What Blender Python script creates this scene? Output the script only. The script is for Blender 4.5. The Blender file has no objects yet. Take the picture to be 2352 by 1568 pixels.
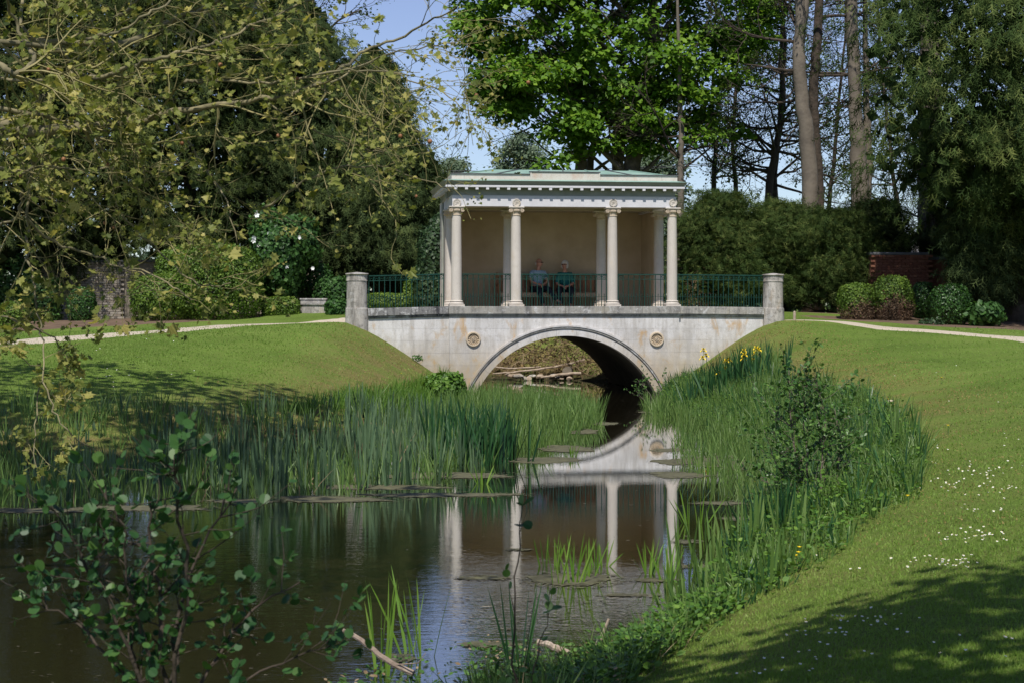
import bpy, bmesh, math
import numpy as np
from mathutils import Vector, Matrix, Euler
rad = math.radians
SC = bpy.context.scene
COL = SC.collection

# ------------------------------------------------------------------ camera
EYE = 2.3                      # metres above the water
cam_d = bpy.data.cameras.new("camera")
cam = bpy.data.objects.new("camera", cam_d); COL.objects.link(cam)
cam.location = (0, 0, EYE); cam.rotation_euler = (rad(90), 0, 0)
cam_d.sensor_width = 36.0; cam_d.lens = 58.16
cam_d.shift_y = -80 / 2352
cam_d.clip_start = 0.1; cam_d.clip_end = 5000
cam_d.dof.use_dof = True; cam_d.dof.focus_distance = 40; cam_d.dof.aperture_fstop = 10
SC.camera = cam

# ------------------------------------------------------------------ light
TH = rad(7.3)                  # the bridge stands turned by this much
SUN_EL = rad(55.5)
# direction the light travels, in the bridge's frame then turned into the world
_lu, _lv = 0.175, 0.655
_n = math.hypot(_lu, _lv); _lu /= _n; _lv /= _n
LX = _lu * math.cos(TH) - _lv * math.sin(TH); LY = _lu * math.sin(TH) + _lv * math.cos(TH)
LIGHT = Vector((LX * math.cos(SUN_EL), LY * math.cos(SUN_EL), -math.sin(SUN_EL)))
sun_d = bpy.data.lights.new("sun", "SUN"); sun_d.energy = 4.9; sun_d.angle = rad(0.53); sun_d.color = (1.0, 0.95, 0.87)
sun = bpy.data.objects.new("sun", sun_d); COL.objects.link(sun)
sun.rotation_euler = LIGHT.to_track_quat('-Z', 'Y').to_euler(); sun.location = (-10, -20, 40)
W_ = bpy.data.worlds.new("World"); SC.world = W_; W_.use_nodes = True
_nt = W_.node_tree; _nt.nodes.clear()
_sky = _nt.nodes.new("ShaderNodeTexSky"); _sky.sky_type = 'NISHITA'; _sky.sun_disc = False
_sky.sun_elevation = SUN_EL; _sky.sun_rotation = math.atan2(-LX, -LY)
_sky.air_density = 1.0; _sky.dust_density = 0.1; _sky.ozone_density = 6.0
_bg = _nt.nodes.new("ShaderNodeBackground"); _bg.inputs[1].default_value = 0.11
_wo = _nt.nodes.new("ShaderNodeOutputWorld")
_hs = _nt.nodes.new("ShaderNodeHueSaturation"); _hs.inputs['Saturation'].default_value = 0.88; _hs.inputs['Hue'].default_value = 0.518; _hs.inputs['Value'].default_value = 1.08
_nt.links.new(_sky.outputs[0], _hs.inputs['Color']); _nt.links.new(_hs.outputs[0], _bg.inputs[0]); _nt.links.new(_bg.outputs[0], _wo.inputs[0])
SC.view_settings.view_transform = 'Standard'; SC.view_settings.look = 'None'
SC.view_settings.exposure = 0.0; SC.view_settings.gamma = 1.0; SC.view_settings.use_curve_mapping = False
SC.render.engine = 'CYCLES'
SC.cycles.max_bounces = 8; SC.cycles.diffuse_bounces = 4; SC.cycles.glossy_bounces = 3
SC.cycles.transparent_max_bounces = 8; SC.cycles.transmission_bounces = 3

# ------------------------------------------------------------------ frames
FP, CX, HY = 3800.0, 1176.0, 704.0     # measured on the photograph at 2352 wide
D0 = 43.2; X0 = (1298 - CX) / FP * D0
CT, ST = math.cos(TH), math.sin(TH)
def W(x, y, d): return np.array([(x - CX) / FP * d, d, EYE - (y - HY) / FP * d])
def U(x, v=0.0):
    t = (x - CX) / FP
    return (t * (D0 + v * CT) - X0 + v * ST) / (CT - t * ST)
def Zb(y, u, v=0.0): return EYE - (y - HY) / FP * (D0 + u * ST + v * CT)
def b2w(u, v, z=0.0): return np.array([X0 + u * CT - v * ST, D0 + u * ST + v * CT, z])
def w2b(x, y):
    dx, dy = x - X0, y - D0
    return dx * CT + dy * ST, -dx * ST + dy * CT

rng = np.random.default_rng(11)

# ------------------------------------------------------------------ materials
def N(nt, t, **kw):
    n = nt.nodes.new(t)
    for k, v in kw.items():
        if k.startswith('i_'):
            key = k[2:]; key = int(key) if key.isdigit() else key.replace('_', ' ')
            n.inputs[key].default_value = v
        else: setattr(n, k, v)
    return n
def c4(c): return (c[0], c[1], c[2], 1.0)
def new_mat(name):
    m = bpy.data.materials.new(name); m.use_nodes = True
    nt = m.node_tree; b = nt.nodes['Principled BSDF']
    return m, nt, b
def ramp(nt, fac, stops, interp='LINEAR'):
    r = nt.nodes.new('ShaderNodeValToRGB'); r.color_ramp.interpolation = interp
    e = r.color_ramp.elements
    while len(e) < len(stops): e.new(0.5)
    for k, (p, c) in enumerate(stops):
        e[k].position = p; e[k].color = c4(c) if not isinstance(c, (int, float)) else (c, c, c, 1)
    nt.links.new(fac, r.inputs[0]); return r
def noise(nt, scale, detail=4, rough=0.55, vec=None, dist=0.0, sc=None):
    n = N(nt, 'ShaderNodeTexNoise'); n.inputs['Scale'].default_value = scale
    n.inputs['Detail'].default_value = detail; n.inputs['Roughness'].default_value = rough
    n.inputs['Distortion'].default_value = dist
    if vec is None:
        tc = N(nt, 'ShaderNodeNewGeometry'); vec = tc.outputs['Position']
    if sc is not None:
        mp = N(nt, 'ShaderNodeMapping'); mp.inputs['Scale'].default_value = sc
        nt.links.new(vec, mp.inputs[0]); vec = mp.outputs[0]
    nt.links.new(vec, n.inputs['Vector']); return n
def mix(nt, fac, a, b, mode='MIX'):
    m = N(nt, 'ShaderNodeMix', data_type='RGBA', blend_type=mode)
    for s, v in ((m.inputs[0], fac), (m.inputs[6], a), (m.inputs[7], b)):
        if hasattr(v, 'links') or isinstance(v, bpy.types.NodeSocket): nt.links.new(v, s)
        elif isinstance(v, (int, float)): s.default_value = v
        else: s.default_value = c4(v)
    return m.outputs[2]
def bump(nt, b, h, strength=0.3, dist=0.02):
    n = N(nt, 'ShaderNodeBump'); n.inputs['Strength'].default_value = strength; n.inputs['Distance'].default_value = dist
    nt.links.new(h, n.inputs['Height']); nt.links.new(n.outputs[0], b.inputs['Normal'])
def simple(name, c1, c2, scale=3.0, rough=0.7, bs=0.2, bscale=None, lo=0.35, hi=0.65, metal=0.0, spec=0.4, bd=0.01):
    m, nt, b = new_mat(name)
    n = noise(nt, scale, 6, 0.6); r = ramp(nt, n.outputs[0], [(lo, c1), (hi, c2)])
    nt.links.new(r.outputs[0], b.inputs['Base Color']); b.inputs['Roughness'].default_value = rough
    b.inputs['Metallic'].default_value = metal; b.inputs['Specular IOR Level'].default_value = spec
    if bs > 0:
        n2 = noise(nt, bscale or scale * 8, 4); bump(nt, b, n2.outputs[0], bs, bd)
    return m
def foliage_mat(name, dark, mid, light, rough=0.5, spec=0.35, trans=0.3, tc=None):
    """leaf colour from a per-leaf tint; part of the light passes through"""
    m, nt, b = new_mat(name)
    a = N(nt, 'ShaderNodeAttribute', attribute_name='tint')
    r = ramp(nt, a.outputs['Fac'], [(0.0, dark), (0.5, mid), (1.0, light)])
    nt.links.new(r.outputs[0], b.inputs['Base Color'])
    b.inputs['Roughness'].default_value = rough; b.inputs['Specular IOR Level'].default_value = spec
    if trans > 0:
        t = N(nt, 'ShaderNodeBsdfTranslucent'); mm = mix(nt, 1.0, r.outputs[0], tc or (1.0, 1.0, 0.55), 'MULTIPLY')
        nt.links.new(mm, t.inputs[0])
        ms = N(nt, 'ShaderNodeMixShader'); ms.inputs[0].default_value = trans
        out = nt.nodes['Material Output']
        nt.links.new(b.outputs[0], ms.inputs[1]); nt.links.new(t.outputs[0], ms.inputs[2]); nt.links.new(ms.outputs[0], out.inputs[0])
    return m

M = {}
def stone(name, base, dark, ochre, dark_amt=0.5, ochre_amt=0.3, streak=0.3, speck=0.5, bs=0.25, low=False, lich=0.0):
    m, nt, b = new_mat(name)
    oi = N(nt, 'ShaderNodeObjectInfo')
    big = noise(nt, 1.3, 5, 0.6); med = noise(nt, 7, 6, 0.7); fine = noise(nt, 55, 5, 0.75)
    st = noise(nt, 1.0, 5, 0.7, sc=(5.5, 5.5, 0.8)); och = noise(nt, 1.9, 5, 0.65, sc=(1.4, 1.4, 0.8), dist=0.6)
    if low:      # damp tan staining that rises from the water, with a ragged upper edge
        sx = N(nt, 'ShaderNodeSeparateXYZ'); gp = N(nt, 'ShaderNodeNewGeometry'); nt.links.new(gp.outputs['Position'], sx.inputs[0])
        ma = N(nt, 'ShaderNodeMath', operation='MULTIPLY_ADD'); nt.links.new(och.outputs[0], ma.inputs[0]); ma.inputs[1].default_value = -1.9; nt.links.new(sx.outputs[2], ma.inputs[2])
        lw = N(nt, 'ShaderNodeMapRange'); nt.links.new(ma.outputs[0], lw.inputs['Value']); lw.inputs['From Min'].default_value = .75; lw.inputs['From Max'].default_value = -.35; lw.inputs['To Max'].default_value = .9
    col = mix(nt, ramp(nt, big.outputs[0], [(0.35, 0.0), (0.7, 1.0)]).outputs[0], base, tuple(c * 0.86 for c in base))
    if low: col = mix(nt, lw.outputs[0], col, (.40, .33, .22))
    f1 = ramp(nt, st.outputs[0], [(0.45, 0.0), (0.64, streak)]); col = mix(nt, f1.outputs[0], col, dark)
    f2 = ramp(nt, och.outputs[0], [(0.56, 0.0), (0.68, ochre_amt)]); col = mix(nt, f2.outputs[0], col, ochre)
    f3 = ramp(nt, med.outputs[0], [(0.52, 0.0), (0.66, dark_amt)]); col = mix(nt, f3.outputs[0], col, dark)
    f4 = ramp(nt, fine.outputs[0], [(0.56, 0.0), (0.63, speck)]); col = mix(nt, f4.outputs[0], col, tuple(c * 0.6 for c in dark))
    if lich:
        ln = noise(nt, 4.2, 6, .75, dist=.4); col = mix(nt, ramp(nt, ln.outputs[0], [(.54, 0.), (.62, lich)]).outputs[0], col, (.55, .55, .54))
        l2 = noise(nt, 22, 5, .8); col = mix(nt, ramp(nt, l2.outputs[0], [(.60, 0.), (.66, lich)]).outputs[0], col, (.6, .6, .58))
    hv = N(nt, 'ShaderNodeHueSaturation'); mr = N(nt, 'ShaderNodeMapRange')
    mr.inputs['To Min'].default_value = 0.96; mr.inputs['To Max'].default_value = 1.03
    nt.links.new(oi.outputs['Random'], mr.inputs['Value']); nt.links.new(mr.outputs[0], hv.inputs['Value']); nt.links.new(col, hv.inputs['Color'])
    nt.links.new(hv.outputs[0], b.inputs['Base Color'])
    b.inputs['Roughness'].default_value = 0.85; b.inputs['Specular IOR Level'].default_value = 0.2
    bump(nt, b, fine.outputs[0], bs, 0.01)
    return m
M['ashlar'] = stone('white limestone ashlar', (0.65, 0.635, 0.62), (0.37, 0.345, 0.31), (0.50, 0.31, 0.13), 0.45, 0.75, 0.6, 0.5, low=True)
M['ashlar_low'] = M['ashlar']
M['coping'] = stone('lichened coping stone', (0.37, 0.355, 0.32), (0.15, 0.145, 0.14), (0.36, 0.31, 0.2), 0.75, 0.3, 0.9, 0.6, 0.4, lich=.75)
M['coping_wing'] = stone('blackened coping stone', (0.22, 0.215, 0.21), (0.05, 0.05, 0.055), (0.22, 0.2, 0.16), 0.9, 0.3, 0.95, 0.6, 0.4, lich=.7)
M['column'] = stone('column stone', (0.60, 0.55, 0.49), (0.44, 0.40, 0.34), (0.5, 0.4, 0.27), 0.35, 0.35, 0.35, 0.3, 0.2)
M['capital'] = stone('carved capital stone', (0.56, 0.47, 0.36), (0.4, 0.31, 0.22), (0.5, 0.36, 0.2), 0.3, 0.3, 0.3, 0.3, 0.2)
M['pier'] = stone('weathered pier stone', (0.50, 0.465, 0.42), (0.15, 0.14, 0.125), (0.40, 0.29, 0.17), 0.75, 0.4, 0.85, 0.6, 0.35, lich=.35)
M['rosette'] = stone('rosette stone', (0.60, 0.50, 0.37), (0.42, 0.33, 0.22), (0.5, 0.36, 0.2), 0.2, 0.3, 0.2, 0.2, 0.2)
M['paint'] = simple('white painted timber', (0.64, 0.63, 0.65), (0.56, 0.55, 0.57), 4, 0.6, 0.05, 40)
M['paint_worn'] = stone('flaking white paint', (0.64, 0.60, 0.54), (0.5, 0.42, 0.33), (0.5, 0.3, 0.2), 0.5, 0.45, 0.3, 0.5)
M['paint_grey'] = simple('grey green painted gutter', (0.22, 0.23, 0.19), (0.28, 0.29, 0.25), 4, 0.6, 0.05, 40)
M['copper'] = simple('verdigris copper', (0.20, 0.33, 0.27), (0.30, 0.43, 0.36), 3, 0.6, 0.15, 30)
M['lead'] = simple('dark lead flashing', (0.07, 0.075, 0.085), (0.11, 0.115, 0.12), 5, 0.6, 0.1)
M['plaster'] = simple('ochre brown limewash', (0.44, 0.335, 0.215), (0.56, 0.44, 0.295), 1.6, 0.9, 0.2, 25, 0.3, 0.7)
M['soffit'] = simple('beige ceiling', (0.34, 0.29, 0.2), (0.38, 0.33, 0.23), 2, 0.9, 0.05)
M['vault'] = simple('dark barrel stone', (0.05, 0.045, 0.03), (0.10, 0.085, 0.055), 3, 0.8, 0.4, 14)  # darker all over than the facing stone
M['iron'] = simple('dark green painted iron', (0.005, 0.038, 0.028), (0.008, 0.055, 0.04), 6, 0.45, 0.05, 40, spec=0.35)
M['paving'] = simple('stone paving', (0.44, 0.38, 0.29), (0.53, 0.46, 0.36), 3, 0.85, 0.2)
M['gravel'] = simple('pale gravel', (0.42, 0.36, 0.27), (0.56, 0.49, 0.38), 25, 0.95, 0.7, 90)
M['wood'] = simple('varnished teak', (0.20, 0.085, 0.03), (0.30, 0.135, 0.055), 6, 0.5, 0.1)
M['bench_seat'] = simple('pale worn teak', (0.42, 0.27, 0.16), (0.52, 0.35, 0.22), 6, 0.6, 0.1)
M['bark'] = simple('grey brown bark', (0.085, 0.068, 0.052), (0.20, 0.165, 0.13), 3.5, 0.9, 0.9, 9, 0.3, 0.7, bd=0.05)
M['bark_pale'] = simple('smooth pale bark', (0.11, 0.092, 0.072), (0.20, 0.17, 0.13), 2.5, 0.85, 0.5, 10, 0.3, 0.7, bd=0.03)
M['bark_dark'] = simple('dark bark', (0.035, 0.028, 0.02), (0.08, 0.06, 0.045), 4, 0.9, 0.8, 10, bd=0.04)
M['bark_moss'] = simple('mossy plane bark', (0.10, 0.092, 0.05), (0.27, 0.235, 0.13), 5, 0.85, 0.6, 25, 0.35, 0.65)
M['twig'] = simple('olive twigs', (0.15, 0.14, 0.05), (0.30, 0.26, 0.12), 8, 0.8, 0.2)
M['deadwood'] = simple('bleached dead wood', (0.28, 0.21, 0.15), (0.46, 0.38, 0.3), 7, 0.85, 0.5, 30)
M['driftwood'] = simple('grey brown driftwood', (0.13, 0.095, 0.07), (0.34, 0.27, 0.21), 9, 0.9, 0.8, 40)
M['soil'] = simple('bare brown soil', (0.10, 0.065, 0.04), (0.17, 0.115, 0.075), 3, 0.95, 0.6, 30)
M['brick'] = None
M['grime'] = simple('mortar', (0.20, 0.17, 0.13), (0.28, 0.24, 0.19), 6, 0.95, 0.2)
def brick_mat(name, a, b_, c):
    m, nt, b = new_mat(name)
    oi = N(nt, 'ShaderNodeObjectInfo'); r = ramp(nt, oi.outputs['Random'], [(0, a), (0.5, b_), (1, c)])
    n = noise(nt, 9, 5, 0.6); col = mix(nt, n.outputs[0], r.outputs[0], tuple(x * 0.6 for x in b_))
    nt.links.new(col, b.inputs['Base Color']); b.inputs['Roughness'].default_value = 0.9
    bump(nt, b, n.outputs[0], 0.4, 0.01); return m
M['brick'] = brick_mat('old red brick', (0.13, 0.045, 0.025), (0.19, 0.07, 0.04), (0.26, 0.12, 0.07))  # darkened: the yew's shade on the right wall is partly in this colour
M['brick_white'] = brick_mat('limewashed old brick', (0.26, 0.2, 0.15), (0.40, 0.35, 0.29), (0.5, 0.45, 0.39))
M['skin'] = simple('skin', (0.45, 0.22, 0.15), (0.52, 0.27, 0.19), 20, 0.5, 0)
M['hair'] = simple('white curly hair', (0.55, 0.52, 0.47), (0.7, 0.67, 0.62), 60, 0.8, 0.8, 120)
M['shirt'] = simple('pale blue shirt', (0.26, 0.36, 0.47), (0.33, 0.44, 0.55), 30, 0.8, 0.3, 60)
M['teal'] = simple('teal jersey', (0.008, 0.12, 0.12), (0.012, 0.16, 0.155), 30, 0.8, 0.3, 60)
M['navy'] = simple('navy trousers', (0.008, 0.01, 0.02), (0.014, 0.018, 0.035), 30, 0.85, 0.2)
M['shoe'] = simple('grey leather shoes', (0.10, 0.09, 0.085), (0.16, 0.15, 0.14), 30, 0.6, 0)
M['black'] = simple('black plastic', (0.01, 0.01, 0.01), (0.015, 0.015, 0.015), 5, 0.25, 0)
M['lips'] = simple('lips', (0.35, 0.09, 0.08), (0.35, 0.09, 0.08), 5, 0.5, 0)
M['metal_stick'] = simple('grey walking stick metal', (0.35, 0.33, 0.32), (0.4, 0.38, 0.36), 5, 0.4, 0)
M['zinc'] = simple('corrugated grey roofing', (0.42, 0.42, 0.42), (0.52, 0.52, 0.52), 3, 0.6, 0.1)
M['white_flower'] = simple('white petals', (0.75, 0.76, 0.72), (0.85, 0.86, 0.82), 9, 0.6, 0)
M['yellow_flower'] = simple('yellow petals', (0.80, 0.58, 0.01), (0.90, 0.68, 0.02), 9, 0.5, 0)
M['cable'] = simple('black cable', (0.05, 0.05, 0.06), (0.06, 0.06, 0.07), 9, 0.6, 0)

# foliage
M['yew'] = foliage_mat('yew needles', (0.020, 0.035, 0.010), (0.050, 0.074, 0.020), (0.115, 0.135, 0.04), 0.7, 0.12, 0.2)
M['yew_brown'] = foliage_mat('bronze yew needles', (0.020, 0.042, 0.010), (0.056, 0.092, 0.022), (0.15, 0.18, 0.05), 0.7, 0.12, 0.22)
M['conifer'] = foliage_mat('conifer needles', (0.022, 0.040, 0.013), (0.054, 0.082, 0.025), (0.115, 0.145, 0.045), 0.7, 0.12, 0.18)
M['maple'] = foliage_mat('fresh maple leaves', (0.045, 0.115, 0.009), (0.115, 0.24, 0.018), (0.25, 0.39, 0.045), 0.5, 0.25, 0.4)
M['sparse'] = foliage_mat('young sparse leaves', (0.03, 0.06, 0.012), (0.07, 0.12, 0.02), (0.16, 0.24, 0.05), 0.5, 0.35, 0.4)
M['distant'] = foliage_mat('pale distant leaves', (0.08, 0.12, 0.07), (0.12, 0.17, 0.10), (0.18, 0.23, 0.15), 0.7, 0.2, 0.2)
M['box'] = foliage_mat('box leaves', (0.045, 0.09, 0.012), (0.10, 0.175, 0.022), (0.21, 0.30, 0.045), 0.5, 0.3, 0.25)
M['box_dark'] = foliage_mat('dark green box leaves', (0.02, 0.055, 0.012), (0.045, 0.12, 0.02), (0.09, 0.2, 0.04), 0.4, 0.45, 0.25)
M['box_dead'] = foliage_mat('dead brown box leaves', (0.12, 0.075, 0.045), (0.2, 0.135, 0.085), (0.3, 0.21, 0.13), 0.8, 0.1, 0.1)
M['laurel'] = foliage_mat('glossy laurel leaves', (0.014, 0.035, 0.012), (0.03, 0.065, 0.022), (0.07, 0.11, 0.045), 0.5, 0.35, 0.12)
M['rose'] = foliage_mat('shrub leaves', (0.022, 0.06, 0.015), (0.045, 0.115, 0.025), (0.09, 0.19, 0.045), 0.5, 0.3, 0.25)
M['plane'] = foliage_mat('young plane leaves', (0.10, 0.135, 0.024), (0.25, 0.28, 0.065), (0.52, 0.46, 0.14), 0.5, 0.3, 0.45)
M['alder'] = foliage_mat('alder leaves', (0.022, 0.07, 0.024), (0.045, 0.125, 0.036), (0.10, 0.20, 0.045), 0.45, 0.4, 0.4)
M['hawthorn'] = foliage_mat('hawthorn leaves', (0.04, 0.10, 0.022), (0.08, 0.18, 0.035), (0.16, 0.29, 0.07), 0.4, 0.45, 0.3)
M['reed'] = foliage_mat('bulrush blades', (0.045, 0.09, 0.045), (0.10, 0.175, 0.085), (0.21, 0.30, 0.15), 0.5, 0.35, 0.3)
M['sedge'] = foliage_mat('bur reed blades', (0.06, 0.13, 0.03), (0.13, 0.23, 0.05), (0.26, 0.37, 0.12), 0.45, 0.4, 0.35)
M['iris'] = foliage_mat('iris blades', (0.015, 0.055, 0.02), (0.03, 0.10, 0.03), (0.07, 0.17, 0.05), 0.4, 0.45, 0.3)
M['fresh'] = foliage_mat('bright water plant blades', (0.10, 0.22, 0.02), (0.17, 0.32, 0.04), (0.28, 0.42, 0.08), 0.45, 0.4, 0.4)
M['herb'] = foliage_mat('bank herbs', (0.05, 0.12, 0.014), (0.11, 0.23, 0.03), (0.22, 0.36, 0.06), 0.5, 0.35, 0.35)
M['dry'] = foliage_mat('dry stems', (0.16, 0.11, 0.06), (0.26, 0.2, 0.12), (0.38, 0.31, 0.2), 0.8, 0.1, 0.1)
M['bramble'] = foliage_mat('bramble tangle', (0.04, 0.05, 0.02), (0.09, 0.10, 0.035), (0.18, 0.21, 0.07), 0.6, 0.2, 0.25)
M['tan'] = foliage_mat('dry mossy turf', (0.16, 0.165, 0.045), (0.235, 0.20, 0.068), (0.31, 0.24, 0.10), .8, .1, .2)
M['grass'] = foliage_mat('lawn grass', (0.115, 0.20, 0.030), (0.19, 0.305, 0.052), (0.31, 0.41, 0.10), 0.55, 0.25, 0.35)

# ------------------------------------------------------------------ object helpers
def tag(o, label=None, cat=None, group=None, kind=None):
    if label: o['label'] = label
    if cat: o['category'] = cat
    if group: o['group'] = group
    if kind: o['kind'] = kind
    return o
def link(name, data, parent=None, mat=None):
    o = bpy.data.objects.new(name, data); COL.objects.link(o)
    if parent is not None: o.parent = parent
    if mat is not None and data is not None and len(data.materials) == 0: data.materials.append(mat)
    return o
def empty(name, loc=(0, 0, 0), rz=0.0, label=None, cat=None, group=None):
    o = link(name, None); o.location = [float(a) for a in loc]; o.rotation_euler = (0, 0, rz)
    o.empty_display_size = 0.2
    return tag(o, label, cat, group)
def npmesh(name, V, F, tint=None, smooth=False):
    """V (n,3); F list of (m,k) index arrays (or one)"""
    if not isinstance(F, list): F = [F]
    F = [np.asarray(f, dtype=np.int32) for f in F if len(f)]
    me = bpy.data.meshes.new(name); V = np.asarray(V, dtype=np.float32)
    me.vertices.add(len(V)); me.vertices.foreach_set('co', V.ravel())
    tot = np.concatenate([np.full(len(f), f.shape[1], np.int32) for f in F]); li = np.concatenate([f.ravel() for f in F])
    me.loops.add(len(li)); me.loops.foreach_set('vertex_index', li)
    me.polygons.add(len(tot)); me.polygons.foreach_set('loop_start', np.concatenate([[0], np.cumsum(tot)[:-1]]).astype(np.int32))
    me.polygons.foreach_set('loop_total', tot)
    me.polygons.foreach_set('use_smooth', np.full(len(tot), smooth))
    if tint is not None:
        a = me.attributes.new('tint', 'FLOAT', 'POINT'); a.data.foreach_set('value', np.asarray(tint, np.float32))
    me.update(calc_edges=True); return me
class MB:
    def __init__(s): s.v = []; s.f = []
    def add(s, V, F):
        b = len(s.v); s.v += [tuple(map(float, p)) for p in V]; s.f += [tuple(i + b for i in f) for f in F]; return s
    def box(s, x0, x1, y0, y1, z0, z1):
        V = [(x0, y0, z0), (x1, y0, z0), (x1, y1, z0), (x0, y1, z0), (x0, y0, z1), (x1, y0, z1), (x1, y1, z1), (x0, y1, z1)]
        return s.add(V, [(0, 3, 2, 1), (4, 5, 6, 7), (0, 1, 5, 4), (1, 2, 6, 5), (2, 3, 7, 6), (3, 0, 4, 7)])
    def frustum(s, a, b, z0, z1):   # a,b = (x0,x1,y0,y1)
        V = [(a[0], a[2], z0), (a[1], a[2], z0), (a[1], a[3], z0), (a[0], a[3], z0), (b[0], b[2], z1), (b[1], b[2], z1), (b[1], b[3], z1), (b[0], b[3], z1)]
        return s.add(V, [(0, 3, 2, 1), (4, 5, 6, 7), (0, 1, 5, 4), (1, 2, 6, 5), (2, 3, 7, 6), (3, 0, 4, 7)])
    def lathe(s, prof, n=20, cx=0, cy=0):
        V = []; F = []
        for r, z in prof:
            for k in range(n):
                a = 2 * math.pi * k / n; V.append((cx + r * math.cos(a), cy + r * math.sin(a), z))
        for j in range(len(prof) - 1):
            for k in range(n):
                F.append((j * n + k, j * n + (k + 1) % n, (j + 1) * n + (k + 1) % n, (j + 1) * n + k))
        F.append(tuple(range(n))[::-1]); F.append(tuple((len(prof) - 1) * n + k for k in range(n)))
        return s.add(V, F)
    def tube(s, pts, rad_, n=6, cap=True):
        pts = [np.asarray(p, float) for p in pts]
        if not hasattr(rad_, '__len__'): rad_ = [rad_] * len(pts)
        V = []; F = []; up = None
        for i, p in enumerate(pts):
            d = pts[min(i + 1, len(pts) - 1)] - pts[max(i - 1, 0)]; d = d / (np.linalg.norm(d) + 1e-9)
            if up is None:
                up = np.array([0, 0, 1.]) if abs(d[2]) < 0.9 else np.array([1., 0, 0])
            a = np.cross(d, up); a /= np.linalg.norm(a) + 1e-9; b = np.cross(a, d); up = b
            for k in range(n):
                t = 2 * math.pi * k / n; V.append(p + rad_[i] * (math.cos(t) * a + math.sin(t) * b))
        for j in range(len(pts) - 1):
            for k in range(n): F.append((j * n + k, (j + 1) * n + k, (j + 1) * n + (k + 1) % n, j * n + (k + 1) % n))
        if cap: F.append(tuple(range(n))); F.append(tuple((len(pts) - 1) * n + k for k in range(n))[::-1])
        return s.add(V, F)
    def mesh(s, name, smooth=False, bevel=0.0):
        me = bpy.data.meshes.new(name); me.from_pydata(s.v, [], s.f); me.update()
        if bevel > 0:
            bm = bmesh.new(); bm.from_mesh(me)
            bmesh.ops.bevel(bm, geom=bm.edges[:], offset=bevel, segments=1, affect='EDGES'); bm.to_mesh(me); bm.free()
        if smooth is True: me.polygons.foreach_set('use_smooth', [True] * len(me.polygons))
        return me
    def build(s, name, mat, parent=None, smooth=False, bevel=0.0, **kw):
        me = s.mesh(name, smooth, bevel)
        if smooth == 'auto':
            me.polygons.foreach_set('use_smooth', [True] * len(me.polygons))
            bm = bmesh.new(); bm.from_mesh(me)
            for e in bm.edges:
                if len(e.link_faces) == 2 and e.calc_face_angle(0) > rad(35): e.smooth = False
            bm.to_mesh(me); bm.free()
        o = link(name, me, parent, mat); return tag(o, **kw)
def smoothstep(a, b, x):
    t = np.clip((x - a) / (b - a), 0, 1); return t * t * (3 - 2 * t)
def unit(a): return a / (np.linalg.norm(a, axis=-1, keepdims=True) + 1e-9)

# leaf templates: (verts (across, along, normal), faces)
T_DIAM = (np.array([(0, 0, 0), (.32, .5, .05), (0, 1, 0), (-.32, .5, .05)]), [(0, 1, 2), (0, 2, 3)])
T_NEEDLE = (np.array([(0, 0, 0), (.13, .45, .02), (0, 1, 0), (-.13, .45, .02)]), [(0, 1, 2, 3)])
T_OVAL = (np.array([(0, 0, 0), (.3, .25, .05), (.36, .6, .06), (0, 1, 0), (-.36, .6, .06), (-.3, .25, .05)]), [(0, 1, 2, 3), (0, 3, 4, 5)])
T_ROUND = (np.array([(0, 0, 0), (.28, .12, .03), (.46, .42, .05), (.42, .76, .05), (.16, .97, .02), (0, .9, 0), (-.16, .97, .02), (-.42, .76, .05), (-.46, .42, .05), (-.28, .12, .03)]),
           [(0, 1, 2, 5), (2, 3, 4, 5), (0, 5, 8, 9), (5, 6, 7, 8)])
T_LOBED = (np.array([(0, .05, 0), (.30, -.06, .04), (.34, .14, .03), (.62, .30, .08), (.36, .42, .03), (.40, .70, .05), (.17, .62, .02), (0, 1, -.05),
                     (-.17, .62, .02), (-.40, .70, .05), (-.36, .42, .03), (-.62, .30, .08), (-.34, .14, .03), (-.30, -.06, .04)]),
           [(0, 1, 2), (0, 2, 3, 4), (0, 4, 5, 6), (0, 6, 7, 8), (0, 8, 9, 10), (0, 10, 11, 12), (0, 12, 13)])
T_MAPLE = (np.array([(0, 0, 0), (.42, .12, .06), (.28, .42, .02), (.5, .75, .06), (0, 1, -.04), (-.5, .75, .06), (-.28, .42, .02), (-.42, .12, .06)]),
           [(0, 1, 2), (0, 2, 3, 4), (0, 4, 5, 6), (0, 6, 7)])
T_BLADE = (np.array([(-.5, 0, 0), (.5, 0, 0), (.5, .45, 0), (-.5, .45, 0), (.32, .8, 0), (-.32, .8, 0), (0, 1, 0)]),
           [(0, 1, 2, 3), (3, 2, 4, 5), (5, 4, 6)])
def _spray():
    v = [(-.035, 0, 0), (.035, 0, 0), (0, 1, -.12)]; f = [(0, 1, 2)]
    for t, l, s in ((.14, .46, 1), (.28, .46, -1), (.46, .42, 1), (.60, .36, -1)):
        a = .72; b = len(v); v += [(0, t, -.12 * t * t), (0, t + .10, -.12 * t * t), (s * math.sin(a) * l, t + math.cos(a) * l, -.12 * t * t - .10 * l)]; f.append((b, b + 1, b + 2))
    return np.array(v), f
T_SPRAY = _spray()
T_GRASS = (np.array([(-.5, 0, 0), (.5, 0, 0), (0, 1, 0)]), [(0, 1, 2)])
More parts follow.
